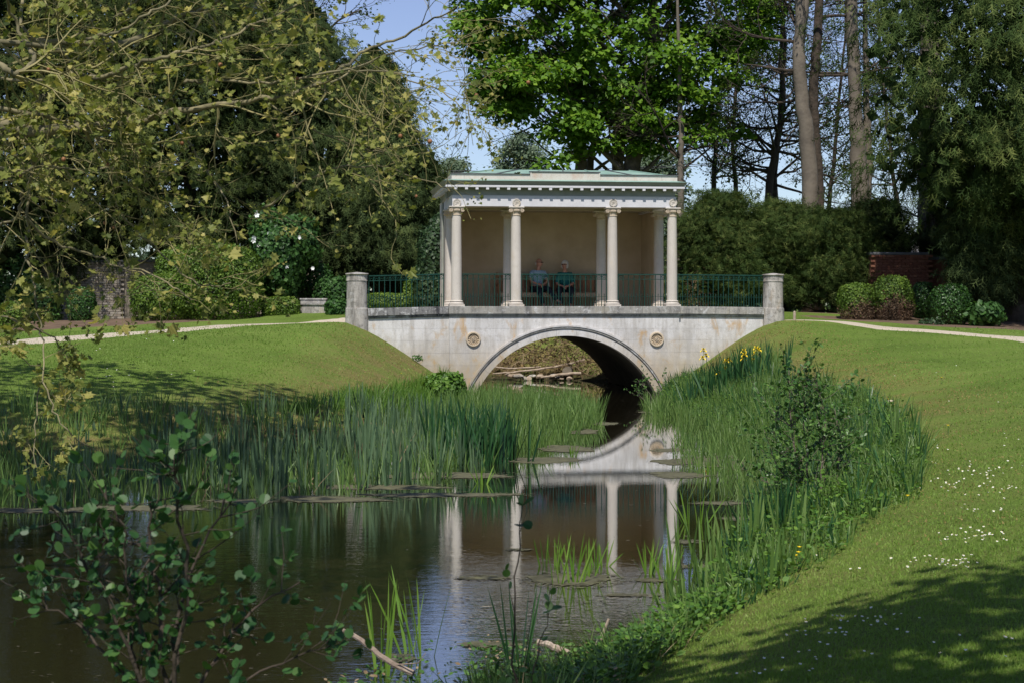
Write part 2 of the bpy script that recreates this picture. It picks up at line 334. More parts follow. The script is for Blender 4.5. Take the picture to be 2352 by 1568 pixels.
def scatter(P, A, Nn, S, T, wid=1.0, bend=None):
    """instances of template T at P along A facing Nn with size S -> V, [F by size], leaf index per vert"""
    P = np.asarray(P, float); A = unit(np.asarray(A, float)); Xv = unit(np.cross(A, Nn)); Nv = np.cross(Xv, A)
    S = np.broadcast_to(np.asarray(S, float), (len(P),)); wid = np.broadcast_to(np.asarray(wid, float), (len(P),))
    tv, tf = T; k = len(tv)
    V = (P[:, None, :] + (tv[None, :, 0, None] * (S * wid)[:, None, None]) * Xv[:, None, :]
         + (tv[None, :, 1, None] * S[:, None, None]) * A[:, None, :] + (tv[None, :, 2, None] * S[:, None, None]) * Nv[:, None, :])
    if bend is not None:   # bend (n,3): offset grows with the square of the way along
        V = V + (tv[None, :, 1, None] ** 2) * np.asarray(bend)[:, None, :] * S[:, None, None]
    base = np.arange(len(P), dtype=np.int64) * k
    out = {}
    for f in tf: out.setdefault(len(f), []).append(base[:, None] + np.array(f)[None, :])
    return V.reshape(-1, 3), [np.concatenate(v) for v in out.values()], np.repeat(np.arange(len(P)), k)
def leaves(name, P, A, Nn, S, T, mat, tint, parent=None, wid=1.0, bend=None, **kw):
    if len(P) == 0: return None
    P = np.asarray(P, float)
    if parent is not None: P = P - np.array(parent.location)
    V, F, idx = scatter(P, A, Nn, S, T, wid, bend)
    me = npmesh(name, V, F, np.asarray(tint)[idx]); o = link(name, me, parent, mat); return tag(o, **kw)
def rdir(n, r=None):
    r = r or rng; a = r.normal(size=(n, 3)); return unit(a)
# ------------------------------------------------------------------ ground
# outline of the water (world metres); it passes under the bridge and bends away behind it
_bl = [b2w(-2.42, v)[:2] for v in (-0.3, 3.5, 7.2)]; _br = [b2w(2.42, v)[:2] for v in (7.2, 3.5, -0.3)]
POND = np.array([(-30, 5.0), (-8, 7.6), (-3.0, 8.2), (-1.6, 8.5), (-0.5, 8.9), (.2, 9.5), (.7, 10.6), (1.25, 12.2), (1.8, 14.4), (2.25, 16.4), (2.9, 18.6), (3.6, 21.5),
                 (4.1, 25.5), (4.1, 31), (3.9, 37)] + [tuple(p) for p in _br[::-1]] +
                [(2.4, 51.6), (0, 52.3), (-6, 54), (-20, 60), (-20, 57), (-7, 51.8)] + [tuple(p) for p in _bl[::-1]] +
                [(-1.25, 40), (-1.6, 35), (-2.2, 30.5), (-3.8, 27.0), (-6.2, 24.6), (-9, 22.8), (-14, 21.5), (-30, 20)])
def sdist(x, y):
    """signed distance to the water's edge, positive on land"""
    x = np.asarray(x, float); y = np.asarray(y, float)
    best = np.full(x.shape, 1e9); inside = np.zeros(x.shape, bool)
    n = len(POND)
    for i in range(n):
        a = POND[i]; b = POND[(i + 1) % n]; e = b - a; L = e @ e
        t = np.clip(((x - a[0]) * e[0] + (y - a[1]) * e[1]) / L, 0, 1)
        best = np.minimum(best, np.hypot(x - a[0] - t * e[0], y - a[1] - t * e[1]))
        c = (a[1] > y) != (b[1] > y)
        xi = a[0] + (y - a[1]) / (e[1] if abs(e[1]) > 1e-9 else 1e-9) * e[0]
        inside ^= c & (x < xi)
    return np.where(inside, -best, best)
def lump(x, y):
    return (np.sin(x * .9 + 1.3 * np.sin(y * .37)) * np.sin(y * .71 + .8) + .6 * np.sin(x * 2.1 + y * 1.3) * np.sin(y * 1.9 - x * .4))
def height(x, y):
    x = np.asarray(x, float); y = np.asarray(y, float)
    d = sdist(x, y)
    lw_ = 1 - smoothstep(X0 - 3.5, X0 + 1.5, x)
    P = 1.93 - .034 * np.maximum(0, np.abs(x - X0) - 6) + .0235 * np.minimum(y - 45, 3)
    P = np.clip(P, .72, 2.0) + .13 * smoothstep(44.5, 48, y) * (np.abs(x - X0) > 5.2)
    u, v = w2b(x, y)
    near = np.exp(-((v + 0.5) / 5.0) ** 2)                 # steeper close to the bridge
    L = 3.0 + 1.2 * lw_; L = L * (1 - near) + 2.55 * near
    dd = np.maximum(d, 0)
    f = 1 - np.exp(-dd / L)
    tq = np.clip((dd + .12) / 3.4, 0, 1); fb = .5 * tq + .5 * smoothstep(0, 1, tq)
    near = np.maximum(near, smoothstep(.5, 3.0, v)); f = f * (1 - near) + fb * near
    h = P * f + .05 * lump(x, y) * smoothstep(.5, 3, d) * (1 - near * .7) + 0.03 * smoothstep(0, .4, d)
    h = np.where(d < 0, -0.55 * smoothstep(0, 1.6, -d) - .03, h)
    # behind the wing walls the ground stands at the level of the deck
    beh = (v > .42) & (v < 7.0) & (np.abs(u) > 3.05) & (np.abs(u) < 5.5)
    h = np.where(beh, np.maximum(h, P), h)
    return h
def gz(x, y): return float(height(np.array([x]), np.array([y]))[0])
def ground(x, y, dmin=4.5, dmax=90.0):
    """where a sight line through image point (x,y) meets the ground"""
    ds = np.linspace(dmin, dmax, 2400)
    X = (x - CX) / FP * ds; Z = EYE - (y - HY) / FP * ds
    hit = np.where(Z <= np.maximum(height(X, ds), 0.0))[0]
    d = ds[hit[0]] if len(hit) else dmax
    return np.array([(x - CX) / FP * d, d, max(gz((x - CX) / FP * d, d), 0.0)])

def axis(segs):
    out = []
    for a, b, n in segs: out += list(np.linspace(a, b, n, endpoint=False))
    return np.array(out + [segs[-1][1]])
xs = axis([(-1500, -120, 12), (-120, -30, 30), (-30, -14, 30), (-14, 14, 112), (14, 30, 36), (30, 120, 30), (120, 1500, 12)])
ys = axis([(-300, -20, 12), (-20, 3, 30), (3, 30, 120), (30, 56, 96), (56, 90, 40), (90, 300, 20), (300, 3000, 14)])
GX, GY = np.meshgrid(xs, ys); GH = height(GX, GY)
V = np.stack([GX.ravel(), GY.ravel(), GH.ravel()], 1)
nx, ny = len(xs), len(ys); ii, jj = np.meshgrid(np.arange(nx - 1), np.arange(ny - 1)); q = (jj * nx + ii).ravel()
F = np.stack([q, q + 1, q + nx + 1, q + nx], 1)
gd = sdist(GX, GY).ravel()
me = npmesh('ground', V, F, np.clip(gd / 10, -1, 1), smooth=True)
m, nt, b = new_mat('mown lawn')
geo = N(nt, 'ShaderNodeNewGeometry'); at = N(nt, 'ShaderNodeAttribute', attribute_name='tint')
n1 = noise(nt, .45, 5, .6); n2 = noise(nt, 3.5, 6, .7); n3 = noise(nt, 34, 4, .8); n4 = noise(nt, 1.2, 5, .65, dist=.5)
col = ramp(nt, n1.outputs[0], [(.3, (.105, .18, .028)), (.55, (.165, .255, .045)), (.75, (.205, .285, .062))]).outputs[0]
col = mix(nt, ramp(nt, n2.outputs[0], [(.35, .0), (.75, .55)]).outputs[0], col, (.17, .20, .055))
bank = N(nt, 'ShaderNodeMapRange'); nt.links.new(at.outputs['Fac'], bank.inputs['Value'])
bank.inputs['From Min'].default_value = .36; bank.inputs['From Max'].default_value = .06
mm = N(nt, 'ShaderNodeMath', operation='MULTIPLY'); nt.links.new(bank.outputs[0], mm.inputs[0])
rr = ramp(nt, n4.outputs[0], [(.38, .15), (.60, 1.0)]); spy = N(nt, 'ShaderNodeSeparateXYZ'); nt.links.new(geo.outputs['Position'], spy.inputs[0])
mry = N(nt, 'ShaderNodeMapRange'); nt.links.new(spy.outputs[1], mry.inputs['Value']); mry.inputs['From Min'].default_value = 16; mry.inputs['From Max'].default_value = 30; mry.inputs['To Min'].default_value = .35
m0 = N(nt, 'ShaderNodeMath', operation='MULTIPLY'); nt.links.new(rr.outputs[0], m0.inputs[0]); nt.links.new(mry.outputs[0], m0.inputs[1]); nt.links.new(m0.outputs[0], mm.inputs[1])
col = mix(nt, mm.outputs[0], col, (.27, .185, .085))
r3 = ramp(nt, n3.outputs[0], [(.3, .45), (.7, 1.35)]); col = mix(nt, 1.0, col, r3.outputs[0], 'MULTIPLY')
# bed of the pond and the wet edge
wet = N(nt, 'ShaderNodeMapRange'); nt.links.new(at.outputs['Fac'], wet.inputs['Value'])
wet.inputs['From Min'].default_value = .07; wet.inputs['From Max'].default_value = .0
col = mix(nt, wet.outputs[0], col, (.045, .04, .022))
nt.links.new(col, b.inputs['Base Color']); b.inputs['Roughness'].default_value = .95; b.inputs['Specular IOR Level'].default_value = .1
bump(nt, b, n3.outputs[0], .9, .04)
g = link('ground', me, mat=m); tag(g, kind='structure')

# water
m, nt, b = new_mat('dark pond water')
b.inputs['Base Color'].default_value = (.022, .018, .008, 1); b.inputs['Roughness'].default_value = .01
b.inputs['IOR'].default_value = 1.5; b.inputs['Specular IOR Level'].default_value = .6
n1 = noise(nt, 2.2, 3, .55, sc=(1.0, 2.6, 1)); n2 = noise(nt, 9, 3, .6, sc=(.8, 2.2, 1))
geo = N(nt, 'ShaderNodeNewGeometry'); sp = N(nt, 'ShaderNodeSeparateXYZ'); nt.links.new(geo.outputs['Position'], sp.inputs[0])
mr = N(nt, 'ShaderNodeMapRange'); nt.links.new(sp.outputs[1], mr.inputs['Value'])     # the breeze reaches the open near water
mr.inputs['From Min'].default_value = 20; mr.inputs['From Max'].default_value = 13; mr.inputs['To Min'].default_value = .008; mr.inputs['To Max'].default_value = .045
mx = N(nt, 'ShaderNodeMapRange'); nt.links.new(sp.outputs[0], mx.inputs['Value'])
mx.inputs['From Min'].default_value = 1.0; mx.inputs['From Max'].default_value = -1.5; mx.inputs['To Min'].default_value = .35; mx.inputs['To Max'].default_value = 1
ml = N(nt, 'ShaderNodeMath', operation='MULTIPLY'); nt.links.new(mr.outputs[0], ml.inputs[0]); nt.links.new(mx.outputs[0], ml.inputs[1])
ad = N(nt, 'ShaderNodeMath', operation='ADD'); nt.links.new(n1.outputs[0], ad.inputs[0]); nt.links.new(n2.outputs[0], ad.inputs[1])
bn = N(nt, 'ShaderNodeBump'); bn.inputs['Distance'].default_value = .05
nt.links.new(ml.outputs[0], bn.inputs['Strength']); nt.links.new(ad.outputs[0], bn.inputs['Height']); nt.links.new(bn.outputs[0], b.inputs['Normal'])
M['water'] = m; b.inputs['Coat Weight'].default_value = 1.0; b.inputs['Coat IOR'].default_value = 1.5; b.inputs['Coat Roughness'].default_value = 0.0; nt.links.new(bn.outputs[0], b.inputs['Coat Normal'])
me = npmesh('pond_water', np.array([(-40, 2, 0), (12, 2, 0), (12, 70, 0), (-40, 70, 0)], float), np.array([[0, 1, 2, 3]]))
tag(link('pond_water', me, mat=m), kind='structure')

# gravel paths: strips laid on the ground
def path_strip(name, centre, width, mat, lift=.018, **kw):
    c = np.array(centre, float)
    t = np.concatenate([[0], np.cumsum(np.linalg.norm(np.diff(c, axis=0), axis=1))]); s = np.linspace(0, t[-1], int(t[-1] / .35) + 2)
    P = np.stack([np.interp(s, t, c[:, 0]), np.interp(s, t, c[:, 1])], 1)
    d = unit(np.gradient(P, axis=0)); nrm = np.stack([-d[:, 1], d[:, 0]], 1)
    V = []; nw = 7
    for j in range(nw):
        o = (j / (nw - 1) - .5) * width * (1 + .10 * np.sin(s * 1.7 + j // 3 * 2.1) + .05 * rng.normal(size=len(s)) * (j in (0, nw - 1)))
        Q = P + nrm * o[:, None] if hasattr(o, '__len__') else P + nrm * o
        V.append(np.stack([Q[:, 0], Q[:, 1], height(Q[:, 0], Q[:, 1]) + lift - (.03 if j in (0, nw - 1) else 0)], 1))
    V = np.concatenate(V); n = len(s); F = []
    for j in range(nw - 1):
        a = j * n + np.arange(n - 1); F.append(np.stack([a, a + 1, a + n + 1, a + n], 1))
    me = npmesh(name, V, np.concatenate(F), smooth=True)
    return tag(link(name, me, mat=mat), kind='structure', **kw)
pl = [ground(x, y)[:2] for x, y in ((-160, 800), (0, 787), (200, 774), (400, 760))] + [(-6.95, 42.8), (-5.7, 44.2)]
pl += [ground(775, 739)[:2] if 0 else b2w(-4.9, 2.5)[:2], b2w(-3.2, 3.1)[:2]]
path_strip('gravel_path', pl, 1.3, M['gravel'])
pr = [b2w(3.2, 2.6)[:2], b2w(4.9, 2.3)[:2], (7.4, 44.9), (8.5, 44.0)] + [ground(x, y)[:2] for x, y in ((2050, 756), (2200, 767), (2352, 778), (2600, 800))]
path_strip('gravel_path', pr, .72, M['gravel'])
# bare soil beds beyond the paths
def bed(name, pts, mat, lift=.012):
    c = np.array(pts, float); ctr = c.mean(0); rings = 7; n = len(c) * 6
    tt = np.linspace(0, len(c), n, endpoint=False); k = tt.astype(int); f = (tt - k)[:, None]
    Pn = c[k] * (1 - f) + c[(k + 1) % len(c)] * f; Pn = Pn + rng.normal(size=Pn.shape) * .10
    V = [[*ctr, gz(*ctr) + lift + .01]]; F = []
    for r in range(1, rings + 1):
        Q = ctr + (Pn - ctr) * r / rings; V += np.stack([Q[:, 0], Q[:, 1], height(Q[:, 0], Q[:, 1]) + (lift if r < rings else -.03)], 1).tolist()
    o = [[0, 1 + i, 1 + (i + 1) % n] for i in range(n)]
    for r in range(rings - 1):
        a = 1 + r * n
        F += [[a + i, a + n + i, a + n + (i + 1) % n, a + (i + 1) % n] for i in range(n)]
    me = npmesh(name, np.array(V), [np.array(o), np.array(F)], smooth=True); tag(link(name, me, mat=mat), kind='structure')
bed('soil_bed', [(-14, 43.2), (-11, 44.6), (-8.3, 45.6), (-6.4, 47.2), (-9, 54), (-22, 54), (-22, 40)], M['soil'])
bed('soil_bed', [(7.6, 46.8), (9.5, 44.2), (12.5, 40.6), (17, 37.5), (24, 42), (20, 56), (8, 56)], M['soil'])

# floating algae
m, nt, b = new_mat('algae scum')
n1 = noise(nt, 6, 6, .75); n2 = noise(nt, 60, 4, .7)
col = ramp(nt, n1.outputs[0], [(.35, (.075, .072, .045)), (.55, (.12, .115, .065)), (.72, (.17, .17, .075))]).outputs[0]
col = mix(nt, ramp(nt, n2.outputs[0], [(.6, 0.), (.72, .6)]).outputs[0], col, (.18, .17, .10))
nt.links.new(col, b.inputs['Base Color']); b.inputs['Roughness'].default_value = .7; b.inputs['Specular IOR Level'].default_value = .3
bump(nt, b, n2.outputs[0], .3, .01); M['algae'] = m
T_FLAT = (T_OVAL[0] * np.array([1, 1, 0]), T_OVAL[1])
def mat_blob(x, y, rx, ry, seed):
    r = np.random.default_rng(seed); n = 72; a = np.linspace(0, 2 * np.pi, n, endpoint=False)
    rr = 1 + sum(r.uniform(.05, .30) / k ** .6 * np.sin(k * a + r.uniform(0, 6.3)) for k in (2, 3, 5, 7, 11, 17))
    px = x + rx * rr * np.cos(a); py = y + ry * rr * np.sin(a); py = np.maximum(py, 850)
    d = FP * EYE / (py - HY); X = (px - CX) / FP * d
    c = FP * EYE / (y - HY)
    V = np.vstack([[[(x - CX) / FP * c, c, .002 + .001 * (seed % 4)]], np.stack([X, d, np.full(n, .002 + .001 * (seed % 4))], 1)])
    F = np.array([[0, 1 + i, 1 + (i + 1) % n] for i in range(n)])[:, ::-1]
    return V, F
BL = [(1310, 1330, 100, 17), (1110, 1326, 60, 5), (1500, 1332, 50, 4), (1010, 1136, 190, 6), (760, 1146, 150, 8), (560, 1150, 90, 5), (330, 1166, 150, 9), (90, 1172, 120, 7), (1010, 1092, 180, 9), (870, 1118, 170, 7), (1560, 1090, 85, 8),
      (1600, 1058, 95, 12), (1690, 1062, 95, 18), (1535, 1033, 45, 5), (1385, 972, 34, 5), (1340, 990, 40, 7), (1300, 1030, 75, 9), (1250, 1056, 95, 9), (1490, 945, 26, 3),
      (1655, 1155, 62, 5), (1575, 1244, 30, 4), (1700, 1190, 50, 5), (1600, 1300, 55, 5), (905, 1512, 34, 8), (1120, 1480, 60, 6), (1190, 1262, 26, 2), (1440, 1366, 60, 3)]
for k, (x, y, rx, ry) in enumerate(BL):
    V, F = mat_blob(x, y, rx * .86, ry * .82, k + 3)
    # a fringe of loose flakes breaks the outline
    rk = np.random.default_rng(k + 900); nf = int(min(1500, 90 + rx * ry * .35)); aa = rk.uniform(0, 6.283, nf); q = rk.uniform(.55, 1.25, nf)
    px_, py_ = x + rx * q * np.cos(aa), np.maximum(y + ry * q * np.sin(aa), 860); dd_ = FP * EYE / (py_ - HY)
    Pf = np.stack([(px_ - CX) / FP * dd_, dd_, np.full(nf, .0055) + rk.random(nf) * .002], 1); fa = rk.normal(size=nf) * .5
    Vf, Ff, _ = scatter(Pf, np.stack([np.cos(fa), np.sin(fa), 0 * fa], 1), np.tile([0, 0, 1.], (nf, 1)), rk.uniform(.012, .055, nf), T_FLAT, rk.uniform(.25, .8, nf))
    V, F = np.vstack([V, Vf]), [F] + [f + len(V) for f in Ff]
    tag(link('algae_mat', npmesh('algae_mat', V, F), mat=M['algae']), 'patch of brown green algae scum floating on the pond', 'algae', 'algae scum floating on the pond', 'stuff')
M['scum'] = foliage_mat('scum flecks', (.06, .055, .035), (.12, .11, .08), (.30, .28, .22), .8, .1, 0)
# flecks of scum and petals adrift
n = 2600
fx = rng.uniform(-6, 3.6, n); fy = 9.5 + 25 * rng.random(n) ** 1.6
sx = np.concatenate([rng.uniform(-.5, 1.3, 2600), rng.uniform(1.6, 3.4, 300)]); sy = np.concatenate([rng.uniform(11.6, 13.2, 2600), rng.uniform(27, 41, 300)])
fx = np.concatenate([fx, sx]); fy = np.concatenate([fy, sy]); k = sdist(fx, fy) < -.05; fx, fy = fx[k], fy[k]; n = len(fx)
P = np.stack([fx, fy, np.full(n, .004) + rng.random(n) * .004], 1); ang = rng.normal(size=n) * .35
A = np.stack([np.cos(ang), np.sin(ang), 0 * ang], 1)
leaves('floating_scum_flecks', P, A, np.tile([0, 0, 1.], (n, 1)), rng.gamma(2.0, .009, n) + .006, T_FLAT, M['scum'], rng.random(n), wid=rng.uniform(.15, .5, n), kind='stuff', label='tiny flecks of scum and petals adrift on the pond', cat='scum')
# ------------------------------------------------------------------ the bridge (local frame: u right, v away, z up)
BR = empty('stone_bridge', (X0, D0, 0), TH, 'white stone bridge with one wide arch and two carved rosettes, carrying the pavilion', 'bridge')
uc = 0.0; CZ = -1.09; RE = 2.91; RI = 2.625
UA = U(1301)                       # arch centre
u_l, u_r = U(1032), U(1560)        # central bay
U_L, U_R = U(846), U(1754)         # wings end at the piers
zt = 2.30; zb = 2.105
def arc_z(u, R):
    t = R * R - (u - UA) ** 2
    return CZ + math.sqrt(t) if t > 0 else -9
def block(u0, u1, z0, z1, v0, v1, R=None, gap=.0016, vfun=None):
    """one squared stone, its lower edge cut to the arch ring where they meet"""
    u0 += gap; u1 -= gap; z0 += gap; z1 -= gap
    n = 2 if R is None else max(2, int((u1 - u0) / .05) + 1)
    us = np.linspace(u0, u1, n); lo = [max(z0, arc_z(u, R)) if R else z0 for u in us]
    keep = [i for i in range(n) if lo[i] < z1 - .004]
    if len(keep) < 2: return None
    us = [us[i] for i in keep]; lo = [lo[i] for i in keep]; n = len(us)
    mb = MB(); V = []
    for v in (v0, v1):
        for u, l in zip(us, lo): V.append((u, v, l))
        for u in us: V.append((u, v, z1))
    F = []
    for i in range(n - 1):
        F.append((i, i + 1, n + i + 1, n + i)); F.append((2 * n + i + 1, 2 * n + i, 3 * n + i, 3 * n + i + 1))
        F.append((n + i, n + i + 1, 3 * n + i + 1, 3 * n + i)); F.append((i + 1, i, 2 * n + i, 2 * n + i + 1))
    F.append((0, n, 3 * n, 2 * n)); F.append((n - 1, 3 * n - 1, 4 * n - 1, 2 * n - 1))
    return mb.add(V, F)
courses = [2.03, 1.72, 1.42, 1.10, .78, .44, .1, -.3]
# central spandrel: backing and facing blocks
for i in range(len(courses) - 1):
    z1, z0 = courses[i], courses[i + 1]; cuts = [u_l]
    while cuts[-1] < u_r - .9: cuts.append(cuts[-1] + rng.uniform(.62, .95))
    cuts.append(u_r)
    if len(cuts) > 2 and cuts[-1] - cuts[-2] < .35: cuts.pop(-2)
    if i % 2: cuts = [u_l] + [c - .18 for c in cuts[1:-1]] + [u_r]
    for a, c in zip(cuts[:-1], cuts[1:]):
        pr = rng.uniform(0, .0025); bl = block(a, c, z0, z1, -pr, .22, RE - .01)
        if bl: bl.build('stone_block', M['ashlar'] if z1 > 1.0 else M['ashlar_low'], BR)
mb = block(u_l + .02, u_r - .02, -.6, 2.2, .012, .40, RE - .012, 0); mb.build('wall_core', M['ashlar_low'], BR)
# wings
for (a0, a1) in ((U_L, u_l), (u_r, U_R)):
    MB().box(a0 + (0 if a0 < 0 else .004), a1 - (.004 if a0 < 0 else 0), .085, .42, -.6, 2.12).build('wall_core', M['ashlar_low'], BR)
    for i in range(len(courses) - 1):
        z1, z0 = courses[i], courses[i + 1]; k = 3 if i % 2 else 2
        cuts = np.linspace(a0, a1, k + 1)
        if i % 2 == 0: cuts[1] += .12
        for a, c in zip(cuts[:-1], cuts[1:]):
            block(a, c, z0, z1, .072 - rng.uniform(0, .002), .1).build('stone_block', M['ashlar'] if z1 > .8 else M['ashlar_low'], BR)
# archivolt: three stepped mouldings and the ring of the arch, swept round the opening
def ring(R0, R1, v0, v1, a0, a1, n=14):
    V = []; F = []
    for k in range(n + 1):
        a = a0 + (a1 - a0) * k / n; c, s = math.cos(a), math.sin(a)
        for R, v in ((R0, v0), (R1, v0), (R1, v1), (R0, v1)): V.append((UA + R * c, v, CZ + R * s))
    for k in range(n):
        for j in range(4): F.append((4 * k + j, 4 * k + (j + 1) % 4, 4 * k + 4 + (j + 1) % 4, 4 * k + 4 + j))
    F.append((0, 1, 2, 3)[::-1]); F.append(tuple(4 * n + j for j in range(4)))
    return MB().add(V, F)
amin = math.asin((-.25 - CZ) / RE)
nv = 13; cuts = np.linspace(amin, math.pi - amin, nv + 1)
for k in range(nv):
    a, c = cuts[k] + .0008, cuts[k + 1] - .0008
    ring(RI, 2.79, -.012 - .002 * (k % 2), .38, a, c, 6).build('arch_stone', M['ashlar'] if 3 < k < 9 else M['ashlar_low'], BR)
ring(2.792, 2.815, .004, .3, amin, math.pi - amin, 60).build('archivolt_groove', M['coping'], BR)
ring(2.817, 2.862, -.045, .3, amin, math.pi - amin, 60).build('archivolt_moulding', M['coping'], BR)
ring(2.864, 2.912, -.068, .3, amin, math.pi - amin, 60).build('archivolt_moulding', M['ashlar'], BR)
# barrel vault
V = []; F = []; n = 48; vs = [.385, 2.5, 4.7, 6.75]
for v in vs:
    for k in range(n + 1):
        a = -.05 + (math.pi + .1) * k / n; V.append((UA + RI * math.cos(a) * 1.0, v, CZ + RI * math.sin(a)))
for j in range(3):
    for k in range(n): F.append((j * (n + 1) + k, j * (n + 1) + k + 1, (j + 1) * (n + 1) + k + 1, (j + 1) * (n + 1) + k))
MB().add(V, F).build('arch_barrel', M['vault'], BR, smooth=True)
# back face, plain
mb = block(u_l, u_r, -.6, 2.24, 6.45, 6.75, RI, 0); mb.build('back_wall', M['ashlar_low'], BR)
# flanks of the barrel under the deck
for s in (-1, 1):
    a, c = (u_l, u_l + .25) if s < 0 else (u_r - .25, u_r)
    MB().box(a, c, .41, 6.44, -.5, 2.14).build('side_wall', M['ashlar_low'], BR)
MB().box(u_l + .01, u_r - .01, .33, 6.8, 2.145, 2.25).build('deck', M['paving'], BR)
for a, c in ((U_L, u_l), (u_r, U_R)): MB().box(a, c, .43, 6.5, 2.0, 2.16).build('deck', M['paving'], BR)
# coping stones and the string moulding under them
def coping(us, v0, mat, droop=0.0, side=1, name='coping_stone'):
    for a, c in zip(us[:-1], us[1:]):
        mb = MB().box(a + .002, c - .002, v0 + rng.uniform(0, .003), v0 + .44, zb, zt)
        if droop:
            ref = us[0] if side > 0 else us[-1]; L = abs(us[-1] - us[0])
            mb.v = [(x, y, z - droop * abs(x - ref) / L) for x, y, z in mb.v]
        mb.build(name, mat, BR, bevel=.006)
cc = list(np.linspace(u_l - .02, u_r + .02, 7)); coping(cc, -.085, M['coping'])
coping([U_L - .01, U(945), U(990), u_l - .022], -.02, M['coping_wing'], .055, -1)
coping([u_r + .022, U(1605), U(1675), U_R + .01], -.02, M['coping'], .025, 1)
for (a, c, v0, mt, dr, sd) in ((u_l - .004, u_r + .004, -.05, 'coping', 0, 1), (U_L, u_l - .006, .02, 'coping_wing', .055, -1), (u_r + .006, U_R, .02, 'coping', .025, 1)):
    for (z0, z1, o) in ((2.062, 2.103, 0), (2.034, 2.060, .022)):
        mb = MB().box(a, c, v0 + o, v0 + .3, z0, z1)
        if dr:
            ref = a if sd > 0 else c; mb.v = [(x, y, z - dr * abs(x - ref) / (c - a)) for x, y, z in mb.v]
        mb.build('string_moulding', M[mt], BR)
# rosettes
def rosette(x, y):
    u = U(x); z = Zb(y, u); R = .192
    prof = [(.150, -.03), (.150, -.055), (R - .012, -.055), (R, -.04), (R, .05), (.15, .05)]
    V = []; F = []; n = 40
    for r, v in prof:
        for k in range(n):
            a = 2 * math.pi * k / n; V.append((u + r * math.cos(a), v, z + r * math.sin(a)))
    for j in range(len(prof)):
        for k in range(n): F.append((j * n + k, ((j + 1) % len(prof)) * n + k, ((j + 1) % len(prof)) * n + (k + 1) % n, j * n + (k + 1) % n))
    ro = MB().add(V, F).build('rosette', M['rosette'], BR, smooth='auto')
    V = [(u, -.004, z)] + [(u + .152 * math.cos(2 * math.pi * k / n), -.004, z + .152 * math.sin(2 * math.pi * k / n)) for k in range(n)]
    MB().add(V, [(0, 1 + (k + 1) % n, 1 + k) for k in range(n)]).build('rosette_disc', M['rosette'], ro)
    for k in range(16):
        a = 2 * math.pi * (k + .5) / 16; c, s = math.cos(a), math.sin(a); mb = MB(); w = .019
        V = []
        for r, ww, h in ((.058, .4, .012), (.09, .8, .03), (.125, 1.0, .026), (.143, .5, .008)):
            V += [(u + r * c - w * ww * s, -.005, z + r * s + w * ww * c), (u + r * c, -.005 - h, z + r * s), (u + r * c + w * ww * s, -.005, z + r * s - w * ww * c)]
        F = []
        for j in range(3): F += [(3 * j, 3 * j + 3, 3 * j + 4, 3 * j + 1), (3 * j + 1, 3 * j + 4, 3 * j + 5, 3 * j + 2)]
        F += [(0, 1, 2), (9, 11, 10)]
        mb.add(V, F).build('petal', M['rosette'], ro)
    for R0, R1, h in ((.034, .05, .036), (.0, .022, .045)):
        V = []; F = []
        for r, v in ((R1, -.004), (R1 - .004, -h), (max(R0, .001), -h), (max(R0, .001), -.004)):
            for k in range(16): V.append((u + r * math.cos(math.pi * k / 8), v, z + r * math.sin(math.pi * k / 8)))
        for j in range(3):
            for k in range(16): F.append((j * 16 + k, (j + 1) * 16 + k, (j + 1) * 16 + (k + 1) % 16, j * 16 + (k + 1) % 16))
        MB().add(V, F).build('rosette_boss', M['rosette'], ro, smooth='auto')
rosette(1087, 779); rosette(1508, 779)
# round end piers
def pier(x, ytop, zbase):
    u = U(x, .1); dz = Zb(ytop, u, .1) - 3.165
    v = .16
    MB().lathe([(.300, zbase), (.300, 2.0), (.292, 2.245 + dz * 0), (.270, 2.26)], 36, u, v).build('pier_base', M['pier'], BR, smooth='auto')
    p = MB().lathe([(.268, 2.26), (.262, 2.95)], 36, u, v).build('pier_drum', M['pier'], BR, smooth='auto')
    # fluted band: alternate radii
    V = []; F = []; n = 144
    for z, k0 in ((2.975, .262), (3.10, .266)):
        for k in range(n): r = k0 + (.006 if (k // 2) % 2 else -.006); a = 2 * math.pi * k / n; V.append((u + r * math.cos(a), v + r * math.sin(a), z))
    F = [(k, (k + 1) % n, n + (k + 1) % n, n + k) for k in range(n)]
    MB().add(V, F).build('fluted_band', M['pier'], BR)
    MB().lathe([(.272, 2.95), (.279, 2.962), (.272, 2.976)], 36, u, v).build('pier_ring', M['pier'], BR, smooth='auto')
    MB().lathe([(.268, 3.10), (.285, 3.118), (.300, 3.125), (.302, 3.14), (.29, 3.148), (.01, 3.185)], 36, u, v).build('pier_cap', M['pier'], BR, smooth='auto')
pier(820, 630, .9); pier(1777, 626, 1.62)
# brick footing showing under the right pier
up = U(1777, .1)
bm_ = MB().box(-.11, .11, -.05, .05, -.033, .033).mesh('brick', bevel=.004)
bw_ = bm_.copy(); bw_.materials.clear(); bw_.materials.append(M['brick_white']); k = 0
for row in range(6):
    for c in range(6 - row // 2):
        o = link('brick', bm_, BR, None)
        if not bm_.materials: bm_.materials.append(M['brick'])
        a = math.pi * (1.0 + .17 * (c + .5 + .5 * (row % 2))); rr = .27
        o.location = (up + rr * math.cos(a), .16 + rr * math.sin(a), 1.575 - row * .075); o.rotation_euler = (0, 0, a + math.pi / 2)
for row in range(5):
    for c in range(2 - row // 3):
        o = link('brick', bw_, BR); o.location = (up - .32 - .24 * c - .12 * (row % 2), .088, 1.42 - row * .075)
MB().lathe([(.245, .9), (.245, 1.63)], 24, up, .16).build('footing_core', M['grime'], BR)

